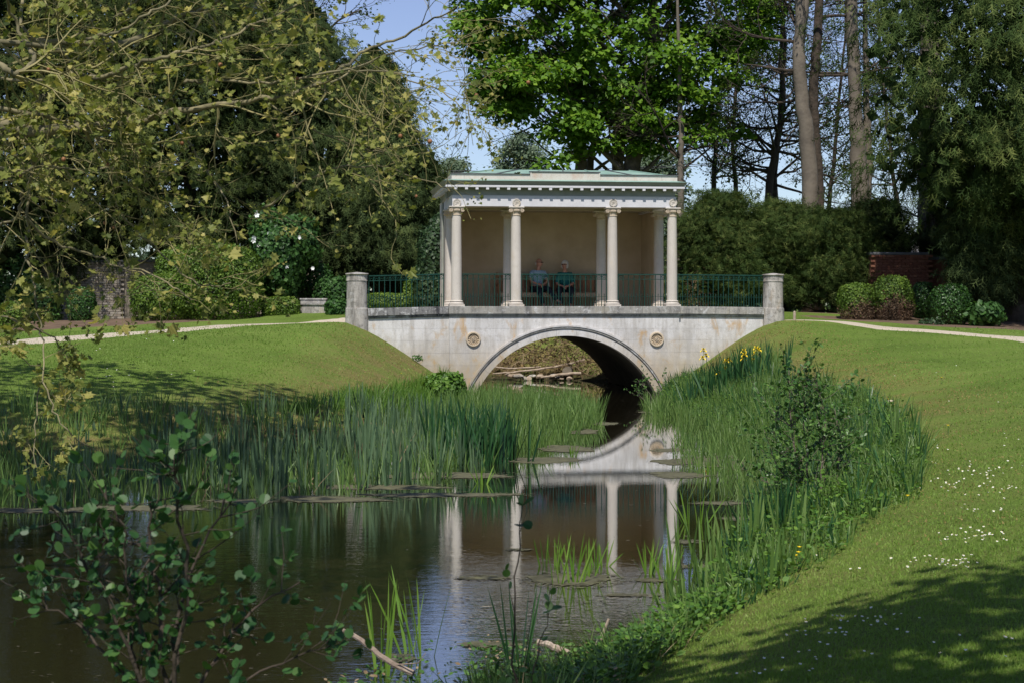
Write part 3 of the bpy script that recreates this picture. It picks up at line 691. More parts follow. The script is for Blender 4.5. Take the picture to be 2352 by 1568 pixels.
# ------------------------------------------------------------------ iron railings
BRB = {}
def rail_run(x0, x1, label, group, droop=0.0, side=1, hoops='all', v=.17, dog=True):
    u0, u1 = U(x0, v), U(x1, v); n = max(2, round((u1 - u0) / .139)); L = u1 - u0
    R = empty('iron_railing', b2w(u0, v, 2.3), TH, label, 'railing', group)
    def zd(u): return -droop * ((u / L) if side > 0 else (1 - u / L))
    zt_, zr = .838, .71
    def bar(z0, z1, w, h, nm):
        mb = MB().box(0, L, -h / 2, h / 2, z0, z1); mb.v = [(x, y, z + zd(x)) for x, y, z in mb.v]; mb.build(nm, M['iron'], R)
    bar(zt_ - .014, zt_ + .014, L, .045, 'handrail'); bar(zr - .008, zr + .008, L, .02, 'lower_rail')
    if 'b' not in BRB:
        BRB['b'] = MB().lathe([(.0115, -.05), (.0115, .824)], 6).mesh('baluster'); BRB['b'].materials.append(M['iron'])
        BRB['s'] = MB().lathe([(.007, -.05), (.007, .29), (.013, .30), (.001, .345)], 5).mesh('spike'); BRB['s'].materials.append(M['iron'])
        def arcm(r, a0, a1, k, th, nm):
            me = MB().tube([(r * math.cos(a0 + (a1 - a0) * i / k), 0, r * math.sin(a0 + (a1 - a0) * i / k)) for i in range(k + 1)], th, 4).mesh(nm)
            me.materials.append(M['iron']); return me
        BRB['h'] = arcm(.058, 0, math.pi, 8, .009, 'hoop'); BRB['w'] = arcm(.04, math.pi * 1.0, math.pi * 2, 6, .006, 'swag')
        BRB['c'] = arcm(.042, -.9 * math.pi, .9 * math.pi, 12, .006, 'scroll')
    sp = L / n
    for i in range(n + 1):
        u = min(max(i * sp, .012), L - .012)
        o = link('baluster', BRB['b'], R); o.location = (u, 0, zd(u))
        if i < n:
            um = u + sp / 2
            if dog:
                o = link('spike', BRB['s'], R); o.location = (um, 0, zd(um))
                if hoops != 'ends' or True:
                    for s_ in (-1, 1):
                        o = link('swag', BRB['w'], R); o.location = (um + s_ * sp / 4 , 0, .285 + zd(um)); o.scale = (sp / .16, 1, .8)
            if hoops == 'all' or (hoops == 'ends' and i in (0, n - 1)):
                o = link('hoop', BRB['h'], R); o.location = (um, 0, .758 + zd(um))
                o = link('hoop', BRB['h'], R); o.location = (um, 0, .722 + zd(um)); o.scale = (.62, 1, .8)
    return R
G = 'green iron railings along the bridge'
rail_run(846, 1020, 'green iron railing between the left round pier and the pavilion', G, .055, -1)
rail_run(1062, 1173, 'plain barred green railing in the left bay of the pavilion', G, hoops='ends')
rail_run(1197, 1394, 'wide green railing in the middle bay in front of the seated couple', G)
rail_run(1419, 1530, 'plain barred green railing in the right bay of the pavilion', G, hoops='ends')
rail_run(1556, 1755, 'green iron railing between the pavilion and the right round pier', G, .02, 1)
# ------------------------------------------------------------------ the pavilion
PV = empty('garden_pavilion', b2w(0, 0, 2.3), TH, 'white classical tea pavilion with ionic columns and green copper roof standing on the bridge', 'pavilion')
def P_(mb):    # shift from bridge height frame to the pavilion's base
    mb.v = [(x, y, z - 2.3) for x, y, z in mb.v]; return mb
CV = .20; BV = 1.85
cols = [(U(x, CV), CV) for x in (1048.5, 1185, 1406.5, 1543.5)]
HC_ = 4.903 - 2.3
def column(u, v, anta=False):
    base = MB().box(u - .198, u + .198, v - .198, v + .198, 2.302, 2.345)
    c = P_(MB().lathe([(.137, 2.455), (.138, 2.9), (.134, 3.6), (.121, 4.66)], 28, u, v)).build('column', M['column'], PV, smooth='auto')
    P_(base).build('plinth', M['column'], c, bevel=.004)
    P_(MB().lathe([(.185, 2.347), (.196, 2.362), (.196, 2.375), (.183, 2.388), (.160, 2.396), (.156, 2.412), (.165, 2.420), (.172, 2.433), (.165, 2.445), (.140, 2.456)], 28, u, v)).build('base_moulding', M['column'], c, smooth='auto')
    P_(MB().lathe([(.122, 4.66), (.134, 4.668), (.134, 4.684), (.122, 4.692), (.126, 4.76), (.150, 4.80), (.155, 4.83), (.14, 4.85)], 28, u, v)).build('necking', M['capital'], c, smooth='auto')
    # the two scrolls: spiral ribbons on a cylinder that runs front to back
    for s in (-1, 1):
        cu = u + s * .150; cz = 4.795
        V = []; F = []; n = 20; rr = .052
        for vv in (v - .15, v - .13, v, v + .13, v + .15):
            k_ = .82 if abs(vv - v) < .05 else 1.0
            for k in range(n): a = 2 * math.pi * k / n; V.append((cu + rr * k_ * math.cos(a), vv, cz + rr * k_ * math.sin(a)))
        for j in range(4):
            for k in range(n): F.append((j * n + k, j * n + (k + 1) % n, (j + 1) * n + (k + 1) % n, (j + 1) * n + k))
        F.append(tuple(range(n))); F.append(tuple(4 * n + k for k in range(n))[::-1])
        vo = P_(MB().add(V, F)).build('volute', M['capital'], c, smooth='auto')
        pts = []
        for k in range(30):
            t = k / 29; a = math.pi / 2 - s * t * 4.4 * math.pi * -1; r = rr * (1 - .82 * t)
            pts.append((cu + r * math.cos(a) * 1, v - .152, cz + r * math.sin(a) - 2.3))
        MB().tube(pts, .007, 5).build('scroll', M['capital'], c)
    P_(MB().box(u - .15, u + .15, v - .145, v + .145, 4.826, 4.862)).build('capital_band', M['capital'], c)
    P_(MB().box(u - .205, u + .205, v - .175, v + .175, 4.864, 4.900)).build('abacus', M['column'], c, bevel=.008)
    for k in range(5):
        P_(MB().lathe([(.012, 4.772), (.018, 4.79), (.017, 4.812), (.008, 4.824)], 6, u - .064 + .032 * k, v - .145)).build('egg', M['capital'], c)
for u, v in cols: column(u, v)
for x, v in ((1185, CV), (1406.5, CV)): column(U(x, CV), BV)
# engaged end pieces of the back row (square piers with moulded heads)
for k in (0, 3):
    u = cols[k][0]; column(u, BV)
uL, uR = U(1039, .07), U(1553, .07)
VB = 3.95
# entablature all round
def frame_box(u0, u1, v0, v1, t, z0, z1, name, mat):
    P_(MB().box(u0, u1, v0, v0 + t, z0, z1)).build(name, M[mat], PV)
    P_(MB().box(u0, u0 + t, v0 + t + .001, v1, z0, z1)).build(name, M[mat], PV)
    P_(MB().box(u1 - t, u1, v0 + t + .001, v1, z0, z1)).build(name, M[mat], PV)
frame_box(uL, uR, .07, VB, .28, 4.903, 5.165, 'architrave', 'paint')
frame_box(uL - .012, uR + .012, .058, VB, .28, 5.167, 5.182, 'fillet', 'paint')
frame_box(uL + .02, uR - .02, .10, VB, .25, 5.184, 5.380, 'frieze', 'paint_grey')
P_(MB().box(uL + .26, uR - .26, .36, VB, 4.95, 5.0)).build('ceiling', M['soffit'], PV)
P_(MB().box(uL + .29, uR - .29, BV - .14, BV + .14, 4.905, 4.948)).build('cross_beam', M['soffit'], PV)
oh = .195; cu0, cu1, cv0, cv1 = uL - oh, uR + oh, .07 - oh, VB + .2
P_(MB().box(cu0, cu1, cv0, cv1, 5.382, 5.438)).build('corona', M['paint'], PV, bevel=.004)
P_(MB().frustum((cu0 + .02, cu1 - .02, cv0 + .02, cv1 - .02), (cu0 - .06, cu1 + .06, cv0 - .06, cv1 + .06), 5.440, 5.545)).build('gutter', M['paint_grey'], PV)
P_(MB().frustum((cu0 - .072, cu1 + .072, cv0 - .072, cv1 + .072), (uL + .0, uR - .0, .07, cv1 - .3), 5.547, 5.60)).build('copper_apron', M['copper'], PV)
# little blocks under the corona
dm = MB().box(-.0375, .0375, -.188, -.09, -.030, .029).mesh('cornice_block'); dm.materials.append(M['paint'])
xs_ = [1024.5 + 3 + 24.15 * k for k in range(0, 23)]
usd = [uL + .075 + k * ((uR - uL - .15) / 21) for k in range(22)]
for u in usd:
    o = link('cornice_block', dm, PV); o.location = (u, .07, 5.352 - 2.3)
for s, u in ((-1, uL + .02), (1, uR - .02)):
    for k in range(13):
        o = link('cornice_block', dm, PV); o.location = (u, .30 + k * .276, 5.352 - 2.3); o.rotation_euler = (0, 0, s * math.pi / 2)
# medallions over the columns
for u, v in cols:
    n = 28; V = []; F = []; z = Zb(466.5, u, .05) - 2.3; R = .108
    prof = [(R, .0), (R, -.022), (R - .012, -.03), (R - .024, -.022), (.02, -.022)]
    for r, vv in prof:
        for k in range(n): a = 2 * math.pi * k / n; V.append((u + r * math.cos(a), .068 + vv, z + r * math.sin(a)))
    for j in range(len(prof) - 1):
        for k in range(n): F.append((j * n + k, (j + 1) * n + k, (j + 1) * n + (k + 1) % n, j * n + (k + 1) % n))
    F.append(tuple(4 * n + k for k in range(n)))
    md = MB().add(V, F).build('medallion', M['capital' if 0 else 'column'], PV, smooth='auto')
    for k in range(10):
        a = 2 * math.pi * k / 10
        MB().box(u + .083 * math.cos(a) - .006, u + .083 * math.cos(a) + .006, .032, .05, z + .083 * math.sin(a) - .006, z + .083 * math.sin(a) + .006).build('bead', M['column'], md)
    pts = [(u + x * .05, .044, z + y * .05) for x, y in ((-.9, -.7), (-.2, -.4), (-.5, .3), (.2, .5), (.1, -.1), (.8, .1), (.5, .9))]
    MB().tube(pts, [.008, .012, .01, .014, .01, .012, .005], 5).build('carved_figure', M['column'], md)
# blocking course and the raised panel
pu0, pu1 = U(1037, .1), U(1556, .1)
segs = [U(x, .1) for x in (1037, 1066, 1219)]; segs2 = [U(x, .1) for x in (1376, 1520, 1556)]
for ss in (segs, segs2):
    for a, c in zip(ss[:-1], ss[1:]): P_(MB().box(a + .002, c - .002, .10, .16, 5.585, 5.735)).build('parapet_board', M['paint_worn'], PV)
P_(MB().box(pu0, pu0 + .06, .162, 3.6, 5.585, 5.735)).build('parapet_board', M['paint_worn'], PV)
P_(MB().box(pu1 - .06, pu1, .162, 3.6, 5.585, 5.735)).build('parapet_board', M['paint_worn'], PV)
P_(MB().box(U(1219, .1) + .003, U(1376, .1) - .003, .07, .17, 5.570, 5.795)).build('parapet_panel', M['paint_worn'], PV)
for x in (1219, 1376):
    P_(MB().box(U(x, .1) - .015, U(x, .1) + .02, .058, .18, 5.570, 5.80)).build('panel_end', M['paint_worn'], PV)
for a, c, z in ((pu0 - .02, U(1217, .1), 5.737), (U(1378, .1), pu1 + .02, 5.737)):
    P_(MB().box(a, c, .07, .22, z, z + .022)).build('flashing', M['lead'], PV)
P_(MB().box(U(1216, .1), U(1379, .1), .045, .22, 5.802, 5.822)).build('flashing', M['lead'], PV)
# copper roof: hipped sheets with standing seams
ra, rb = (pu0 + .08, pu1 - .08, .20, 3.7), (U(1137, 2.0), U(1443, 2.0), 1.9, 2.1)
z0r, z1r = 5.72, 6.005
for nm, q in (('front', [(ra[0], ra[2]), (ra[1], ra[2]), (rb[1], rb[2]), (rb[0], rb[2])]), ('right', [(ra[1], ra[2]), (ra[1], ra[3]), (rb[1], rb[3]), (rb[1], rb[2])]),
              ('back', [(ra[1], ra[3]), (ra[0], ra[3]), (rb[0], rb[3]), (rb[1], rb[3])]), ('left', [(ra[0], ra[3]), (ra[0], ra[2]), (rb[0], rb[2]), (rb[0], rb[3])])):
    k = 6 if nm in ('front', 'back') else 2
    for i in range(k):
        def lp(t, a, c): return (a[0] + (c[0] - a[0]) * t, a[1] + (c[1] - a[1]) * t)
        a, c, d, e = lp(i / k, q[0], q[1]), lp((i + 1) / k, q[0], q[1]), lp((i + 1) / k, q[3], q[2]), lp(i / k, q[3], q[2])
        V = [(*a, z0r), (*c, z0r), (*d, z1r), (*e, z1r), (*a, z0r - .03), (*c, z0r - .03), (*d, z1r - .03), (*e, z1r - .03)]
        P_(MB().add(V, [(0, 1, 2, 3), (7, 6, 5, 4), (0, 4, 5, 1), (2, 6, 7, 3), (1, 5, 6, 2), (3, 7, 4, 0)])).build('roof_sheet', M['copper'], PV)
        P_(MB().tube([(*a, z0r + .012), (*e, z1r + .012)], .016, 5)).build('roof_seam', M['lead' if i % 2 else 'copper'], PV)
P_(MB().box(rb[0], rb[1], rb[2], rb[3], z1r - .02, z1r + .006)).build('roof_sheet', M['copper'], PV)
# walls of the recessed room
P_(MB().box(uL + .05, uR - .05, 3.62, 3.9, 2.252, 4.95)).build('back_wall', M['plaster'], PV)
for s, a in ((-1, cols[0][0]), (1, cols[3][0])):
    i0, i1 = (a - .14, a + .10) if s < 0 else (a - .10, a + .14)
    P_(MB().box(i0, i1, BV + .02, 3.615, 2.252, 4.90)).build('side_wall', M['column'], PV)
    q0, q1 = (i1 + .002, i1 + .02) if s < 0 else (i0 - .02, i0 - .002)
    P_(MB().box(q0, q1, BV + .15, 3.612, 2.252, 4.898)).build('wall_lining', M['plaster'], PV)
# rain pipe on the left flank
ud = cols[0][0] - .19
MB().tube([(ud, 1.0, 3.05), (ud, 1.0, 2.9), (ud - .02, 1.95, 2.8), (ud - .02, 1.95, 0.0)], .035, 8).build('rain_pipe', M['paint_grey'], PV)

# ------------------------------------------------------------------ bench
FZ = 2.25
def bloc(u, v): return b2w(u, v, FZ)
bu0, bu1 = U(1142, 3.1), U(1396, 3.1); bw = bu1 - bu0; bc = (bu0 + bu1) / 2
BN = empty('wooden_bench', bloc(bc, 3.15), TH, 'long teak bench with slatted back against the pavilion wall', 'bench')
h = bw / 2
for k in range(4): MB().box(-h + .05, h - .05, -.24 + k * .115, -.24 + k * .115 + .1, .40, .43).build('seat_slat', M['bench_seat'], BN)
MB().box(-h + .05, h - .05, -.262, -.242, .30, .40).build('seat_rail', M['bench_seat'], BN)
MB().box(-h + .05, h - .05, .20, .235, .89, .97).build('top_rail', M['wood'], BN)
MB().box(-h + .05, h - .05, .20, .235, .47, .52).build('back_rail', M['wood'], BN)
sl = MB().box(-.04, .04, .205, .225, .522, .888).mesh('back_slat'); sl.materials.append(M['wood'])
for k in range(24):
    o = link('back_slat', sl, BN); o.location = (-h + .13 + k * (bw - .26) / 23, 0, 0)
for u in (-h, -h / 3, h / 3, h - .06):
    MB().box(u, u + .06, -.25, -.19, 0, .398).build('leg', M['wood'], BN); MB().box(u, u + .06, .19, .25, 0, 1.0).build('leg', M['wood'], BN)
for u in (-h, h - .06):
    MB().box(u, u + .06, -.25, -.19, .40, .64).build('arm_post', M['wood'], BN)
    MB().box(u - .01, u + .07, -.27, .188, .642, .672).build('armrest', M['wood'], BN)

# ------------------------------------------------------------------ people
def skin(name, J, E, R, mat, parent, sub=1, root=0, **kw):
    keys = list(J); idx = {k: i for i, k in enumerate(keys)}
    me = bpy.data.meshes.new(name); me.from_pydata([J[k] for k in keys], [(idx[a], idx[b_]) for a, b_ in E], [])
    o = link(name, me, parent, mat); md = o.modifiers.new('skin', 'SKIN'); md.use_smooth_shade = True; md.branch_smoothing = .2
    for k, v in zip(keys, me.skin_vertices[0].data):
        r = R[k]; v.radius = (r, r) if not hasattr(r, '__len__') else r
    me.skin_vertices[0].data[root].use_root = True
    if sub: s = o.modifiers.new('sub', 'SUBSURF'); s.levels = sub; s.render_levels = sub
    return tag(o, **kw)
def person(u, man):
    g = empty('person', bloc(u, 3.15), TH + (.22 if man else -.16), 'bald man in pale blue shirt and dark trousers seated on the bench looking right' if man else
              'white haired woman in teal jersey and dark trousers seated on the bench with clasped hands', 'person')
    if man:
        J = dict(pel=(0, 0, .52), waist=(0, .02, .70), chest=(.0, .02, .92), neckb=(.01, .0, 1.06), neck=(.015, -.02, 1.12),
                 shl=(-.19, .0, 1.00), ell=(-.25, -.10, .74), wrl=(-.08, -.28, .66), shr=(.19, .0, 1.00), elr=(.24, -.12, .74), wrr=(.04, -.29, .64),
                 hl=(-.10, -.02, .50), kl=(-.13, -.44, .52), al=(-.02, -.46, .10), fl=(-.02, -.60, .05),
                 hr=(.10, -.02, .50), kr=(.12, -.44, .56), ar=(.34, -.62, .20), fr=(.40, -.74, .16))
    else:
        J = dict(pel=(0, 0, .52), waist=(0, .02, .68), chest=(0, .02, .88), neckb=(0, -.02, 1.00), neck=(0, -.04, 1.06),
                 shl=(-.17, .0, .95), ell=(-.23, -.10, .68), wrl=(-.05, -.28, .60), shr=(.17, .0, .95), elr=(.23, -.10, .68), wrr=(.07, -.28, .60),
                 hl=(-.10, -.02, .50), kl=(-.17, -.44, .54), al=(-.10, -.48, .10), fl=(-.12, -.62, .05),
                 hr=(.10, -.02, .50), kr=(.19, -.44, .54), ar=(.15, -.48, .10), fr=(.18, -.62, .05))
    n = J['neck']; yaw = .75 if man else -.35
    c, s = math.cos(yaw), math.sin(yaw)
    def hp(x, y, z): return (n[0] + x * c - y * s, n[1] + x * s + y * c, n[2] + z)      # head frame: -y forward
    J.update(jaw=hp(0, -.01, .06), mid=hp(0, .0, .12))
    R = dict(pel=(.15, .11), waist=(.14, .10), chest=(.155, .105), neckb=.07, neck=.055, shl=.06, ell=.042, wrl=.028, shr=.06, elr=.042, wrr=.028,
             hl=.085, kl=.058, al=.036, fl=.035, hr=.085, kr=.058, ar=.036, fr=.035, jaw=.055, mid=.06)
    E = [('pel', 'waist'), ('waist', 'chest'), ('chest', 'neckb'), ('neckb', 'neck'), ('neck', 'jaw'), ('jaw', 'mid'),
         ('chest', 'shl'), ('shl', 'ell'), ('ell', 'wrl'), ('chest', 'shr'), ('shr', 'elr'), ('elr', 'wrr'), ('pel', 'hl'), ('hl', 'kl'), ('kl', 'al'), ('al', 'fl'), ('pel', 'hr'), ('hr', 'kr'), ('kr', 'ar'), ('ar', 'fr')]
    for sd, w, tgt in (('l', J['wrl'], (.05, -.05, -.03)), ('r', J['wrr'], (-.05, -.05, -.02))):
        w = np.array(w); t = np.array(tgt); pm = w + t * .7; J['pm' + sd] = tuple(pm); R['pm' + sd] = (.034, .018); E.append(('wr' + sd, 'pm' + sd))
        side = unit(np.cross(t, [0, 0, 1.])); upv = np.array([0, 0, 1.])
        for q, (off, ln) in enumerate(((-.03, .062), (-.01, .072), (.01, .068), (.028, .055))):
            a = pm + upv * off + t * .2; b1 = a + unit(t) * ln * .6 + np.array([0, -.01, 0]); b2 = b1 + unit(t) * ln * .4 + np.array([0, .015, -.008])
            for nm, p, r in (('a', a, .009), ('b', b1, .0085), ('c', b2, .007)): J[f'f{sd}{q}{nm}'] = tuple(p); R[f'f{sd}{q}{nm}'] = r
            E += [('pm' + sd, f'f{sd}{q}a'), (f'f{sd}{q}a', f'f{sd}{q}b'), (f'f{sd}{q}b', f'f{sd}{q}c')]
        a = pm + upv * .03 - t * .3; b1 = a + unit(t) * .03 + upv * .02
        J['t%sa' % sd] = tuple(a); J['t%sb' % sd] = tuple(b1); R['t%sa' % sd] = .011; R['t%sb' % sd] = .009
        E += [('wr' + sd, 't%sa' % sd), ('t%sa' % sd, 't%sb' % sd)]
    body = skin('body', J, E, R, M['skin'], g)
    bm = bmesh.new(); bmesh.ops.create_icosphere(bm, subdivisions=3, radius=1)
    for v_ in bm.verts:
        x, y, z = v_.co; jw = 1 - .28 * max(0, -z) ** 1.2; x *= .079 * jw; y *= .098 * (1 - .12 * max(0, -z)); z *= .122
        if y < 0:
            nb_ = math.exp(-(x / .013) ** 2 - ((z + .018) / .022) ** 2); y -= .028 * nb_
            y += .008 * (math.exp(-((abs(x) - .032) / .016) ** 2 - ((z - .012) / .012) ** 2)); y -= .006 * math.exp(-(x / .02) ** 2 - ((z + .058) / .012) ** 2)
        er = math.exp(-((y - .008) / .018) ** 2 - (z / .028) ** 2); x += math.copysign(.018 * er, x) if abs(x) > .06 else 0
        v_.co = Vector(hp(x, y - .012, z + .142))
    me = bpy.data.meshes.new('head'); bm.to_mesh(me); bm.free(); me.polygons.foreach_set('use_smooth', [True] * len(me.polygons)); link('head', me, g, M['skin'])
    cl = {k: J[k] for k in ('waist', 'chest', 'neckb', 'shl', 'ell', 'shr', 'elr')}
    cl['hem'] = (0, 0, .58); J2 = dict(hem=cl.pop('hem'), **cl)
    if man:   # short sleeves stop above the elbow
        for a, b_ in (('ell', 'shl'), ('elr', 'shr')): J2[a] = tuple(np.array(J[a]) * .72 + np.array(J[b_]) * .28)
    skin('shirt' if man else 'jersey', J2, [('hem', 'waist'), ('waist', 'chest'), ('chest', 'neckb'), ('chest', 'shl'), ('shl', 'ell'), ('chest', 'shr'), ('shr', 'elr')],
         dict(hem=(.18, .13), waist=(.175, .13), chest=(.185, .13), neckb=(.085, .08), shl=.083, ell=.066, shr=.083, elr=.066), M['shirt' if man else 'teal'], g)
    J3 = {k: J[k] for k in ('pel', 'hl', 'kl', 'al', 'hr', 'kr', 'ar')}
    skin('trousers', J3, [('pel', 'hl'), ('hl', 'kl'), ('kl', 'al'), ('pel', 'hr'), ('hr', 'kr'), ('kr', 'ar')],
         dict(pel=(.175, .12), hl=.11, kl=.082, al=.06, hr=.11, kr=.082, ar=.06), M['navy'], g)
    for sd in 'lr':
        a = np.array(J['a' + sd]); f = np.array(J['f' + sd]); a = a + np.array([0, .02, -.045]); f = f + np.array([0, -.02, -.012])
        skin('shoe', dict(a=tuple(a), b=tuple((a + f) / 2), c=tuple(f)), [('a', 'b'), ('b', 'c')], dict(a=.045, b=.045, c=.036), M['shoe'], g)
    for sx in (-.034, .034):
        p = hp(sx, -.108, .158); MB().lathe([(.001, -.012), (.02, -.011), (.026, 0), (.02, .011), (.001, .012)], 10).build('sunglass_lens', M['black'], g).location = p
    MB().tube([hp(-.086, .0, .162), hp(-.068, -.085, .162), hp(0, -.112, .162), hp(.068, -.085, .162), hp(.086, .0, .162)], .005, 5).build('glasses_frame', M['black'], g)
    p = hp(0, -.104, .084); MB().lathe([(.001, -.006), (.018, -.003), (.02, 0), (.016, .004), (.001, .006)], 8).build('mouth', M['lips'], g).location = p
    # hair: many small curls over the scalp
    pts = []
    while len(pts) < (60 if man else 420):
        d = rdir(1)[0]
        if man:
            if d[2] < -.45 or d[2] > .15 or d[1] < .25: continue
        elif (d[1] < -.45 and d[2] < .35) or d[2] < -.6: continue
        pts.append(d)
    pts = np.array(pts); rr_ = np.array([.080, .098, .118]) * (.97 if man else 1.10)
    mb = MB()
    for d in pts:
        q = d * rr_; q = hp(q[0], q[1] + .005, q[2] + .14); r = .007 if man else rng.uniform(.016, .026)
        mb.lathe([(.001, -r), (r * .8, -r * .5), (r, 0), (r * .8, r * .5), (.001, r)], 6); mb.v[-30:] = [(x + q[0], y + q[1], z + q[2]) for x, y, z in mb.v[-30:]]
    mb.build('hair', M['hair'], g, smooth=True)
person(U(1236, 3.1), True); person(U(1298, 3.1), False)
ws = U(1262, 2.9)
t = MB().tube([(0, 0, .82), (-.0, -.02, .86), (.03, -.04, .88), (.07, -.05, .87)], .012, 6)
WS = empty('walking_stick', b2w(U(1259, 2.75), 2.7, FZ), TH, 'grey walking stick leaning between the seated man and woman', 'walking stick')
MB().tube([(.12, -.05, 0), (.0, .12, .84)], .011, 6).build('shaft', M['metal_stick'], WS)
MB().tube([(.0, .12, .84), (-.01, .12, .87), (-.05, .11, .885), (-.1, .10, .87)], .013, 6).build('handle', M['black'], WS)
# ------------------------------------------------------------------ trees and hedges
def wob(pts, amp, r):
    pts = np.array(pts, float); n = (len(pts) - 1) * 4 + 1; t = np.linspace(0, len(pts) - 1, n)
    P = np.stack([np.interp(t, np.arange(len(pts)), pts[:, k]) for k in range(3)], 1)
    # smooth the corners
    for _ in range(2): P[1:-1] = .25 * P[:-2] + .5 * P[1:-1] + .25 * P[2:]
    j = r.normal(size=P.shape) * amp; j[0] = j[-1] = 0; return P + j
def grow(mb, p, d, L, r0, level, tips, r, spread=.6, nchild=5, up=.05, wig=.12, ratio=.5, minr=.004, nseg=5):
    """a branch and, recursively, its side branches; the ends go into tips"""
    P = [np.array(p, float)]; d = unit(np.array(d, float)); k = max(3, nseg)
    dirs = []
    for i in range(k):
        d = unit(d + r.normal(size=3) * wig + np.array([0, 0, up])); P.append(P[-1] + d * L / k); dirs.append(d)
    rr = [max(minr, r0 * (1 - .65 * i / k)) for i in range(k + 1)]
    mb.tube(P, rr, 8 if r0 > .05 else (5 if r0 > .012 else 3), cap=False)
    if level == 0:
        tips.append((P[-1], dirs[-1])); tips.append((P[-2], dirs[-1])); return
    for c in range(nchild):
        s = r.uniform(.3, 1.0) * k; i = min(int(s), k - 1); q = P[i] + (P[i + 1] - P[i]) * (s - i)
        dd = unit(dirs[i] + rdir(1, r)[0] * spread * 1.3)
        grow(mb, q, dd, L * ratio * r.uniform(.7, 1.25), max(minr, rr[i] * .5), level - 1, tips, r, spread, nchild, up, wig * 1.15, ratio, minr, max(3, nseg - 1))
def relto(mb, base): mb.v = [(x - base[0], y - base[1], z - base[2]) for x, y, z in mb.v]; return mb
def tree(name, base, label, cat='tree', group=None): return empty(name, base, 0, label, cat, group)

def clump_leaves(C, R, n, size, r, squash=.75, drape=.5):
    """leaves on the outer part of clumps centred at C (k,3) with radii R (k,)"""
    k = len(C); idx = np.repeat(np.arange(k), n)
    d = rdir(k * n, r); d[:, 2] = np.where(d[:, 2] < -.3, -d[:, 2], d[:, 2])
    rad_ = R[idx] * (r.random(k * n) ** .35) * (1 + .25 * r.normal(size=k * n))
    P = C[idx] + d * rad_[:, None] * np.array([1, 1, squash])
    A = unit(d * np.array([1, 1, .3]) + np.array([0, 0, -drape]) + r.normal(size=d.shape) * .5)
    Nn = unit(d * .8 + np.array([0, -.35, .45]) + r.normal(size=d.shape) * .35)
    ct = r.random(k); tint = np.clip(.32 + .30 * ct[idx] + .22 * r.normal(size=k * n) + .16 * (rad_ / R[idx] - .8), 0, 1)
    return P, A, Nn, size * r.uniform(.65, 1.3, k * n), tint

def yew_leaves(x, y, z0, z1, Rf, nb, nc, m, r, rise=.15, droop=.35, size=.15, sp=.17, hang=.7, facing=.75, s0=.35):
    th = np.where(r.random(nb) < facing, -math.pi / 2 + r.normal(size=nb) * .95, r.uniform(0, 2 * math.pi, nb))
    t = r.random(nb); ph = r.uniform(0, 6.3, 2); L = Rf(t) * r.uniform(.62, 1.10, nb) * (1 + .16 * np.sin(3.3 * th + 7 * t + ph[0]) + .10 * np.sin(7 * th - 11 * t + ph[1])); z = z0 + (z1 - z0) * t
    dh = np.stack([np.cos(th), np.sin(th), 0 * th], 1)
    s = s0 + (1 - s0) * r.random((nb, nc)) ** .8
    P = (np.array([x, y, 0]) + dh[:, None, :] * (L[:, None] * s)[:, :, None])
    P[:, :, 2] += z[:, None] + rise * L[:, None] * s - droop * L[:, None] * s ** 2.2
    P += r.normal(size=P.shape) * np.array([.16, .16, .10]) * (L[:, None, None] * .25 + .3)
    Q = np.repeat(P[:, :, None, :], m, 2); g = r.normal(size=Q.shape) * sp; g[..., 2] = -np.abs(g[..., 2]) * 1.3 * hang + (1 - hang) * g[..., 2]
    Q = Q + g
    A = dh[:, None, None, :] * .55 + np.array([0, 0, -hang]) + r.normal(size=Q.shape) * .42
    Nn = dh[:, None, None, :] * .9 + np.array([0, 0, .35]) + r.normal(size=Q.shape) * .4
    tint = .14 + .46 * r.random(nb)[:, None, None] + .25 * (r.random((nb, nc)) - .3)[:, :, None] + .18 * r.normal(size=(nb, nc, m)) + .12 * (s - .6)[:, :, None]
    n = nb * nc * m
    return Q.reshape(n, 3), A.reshape(n, 3), Nn.reshape(n, 3), size * r.uniform(.6, 1.4, n), np.clip(tint.reshape(n), 0, 1)

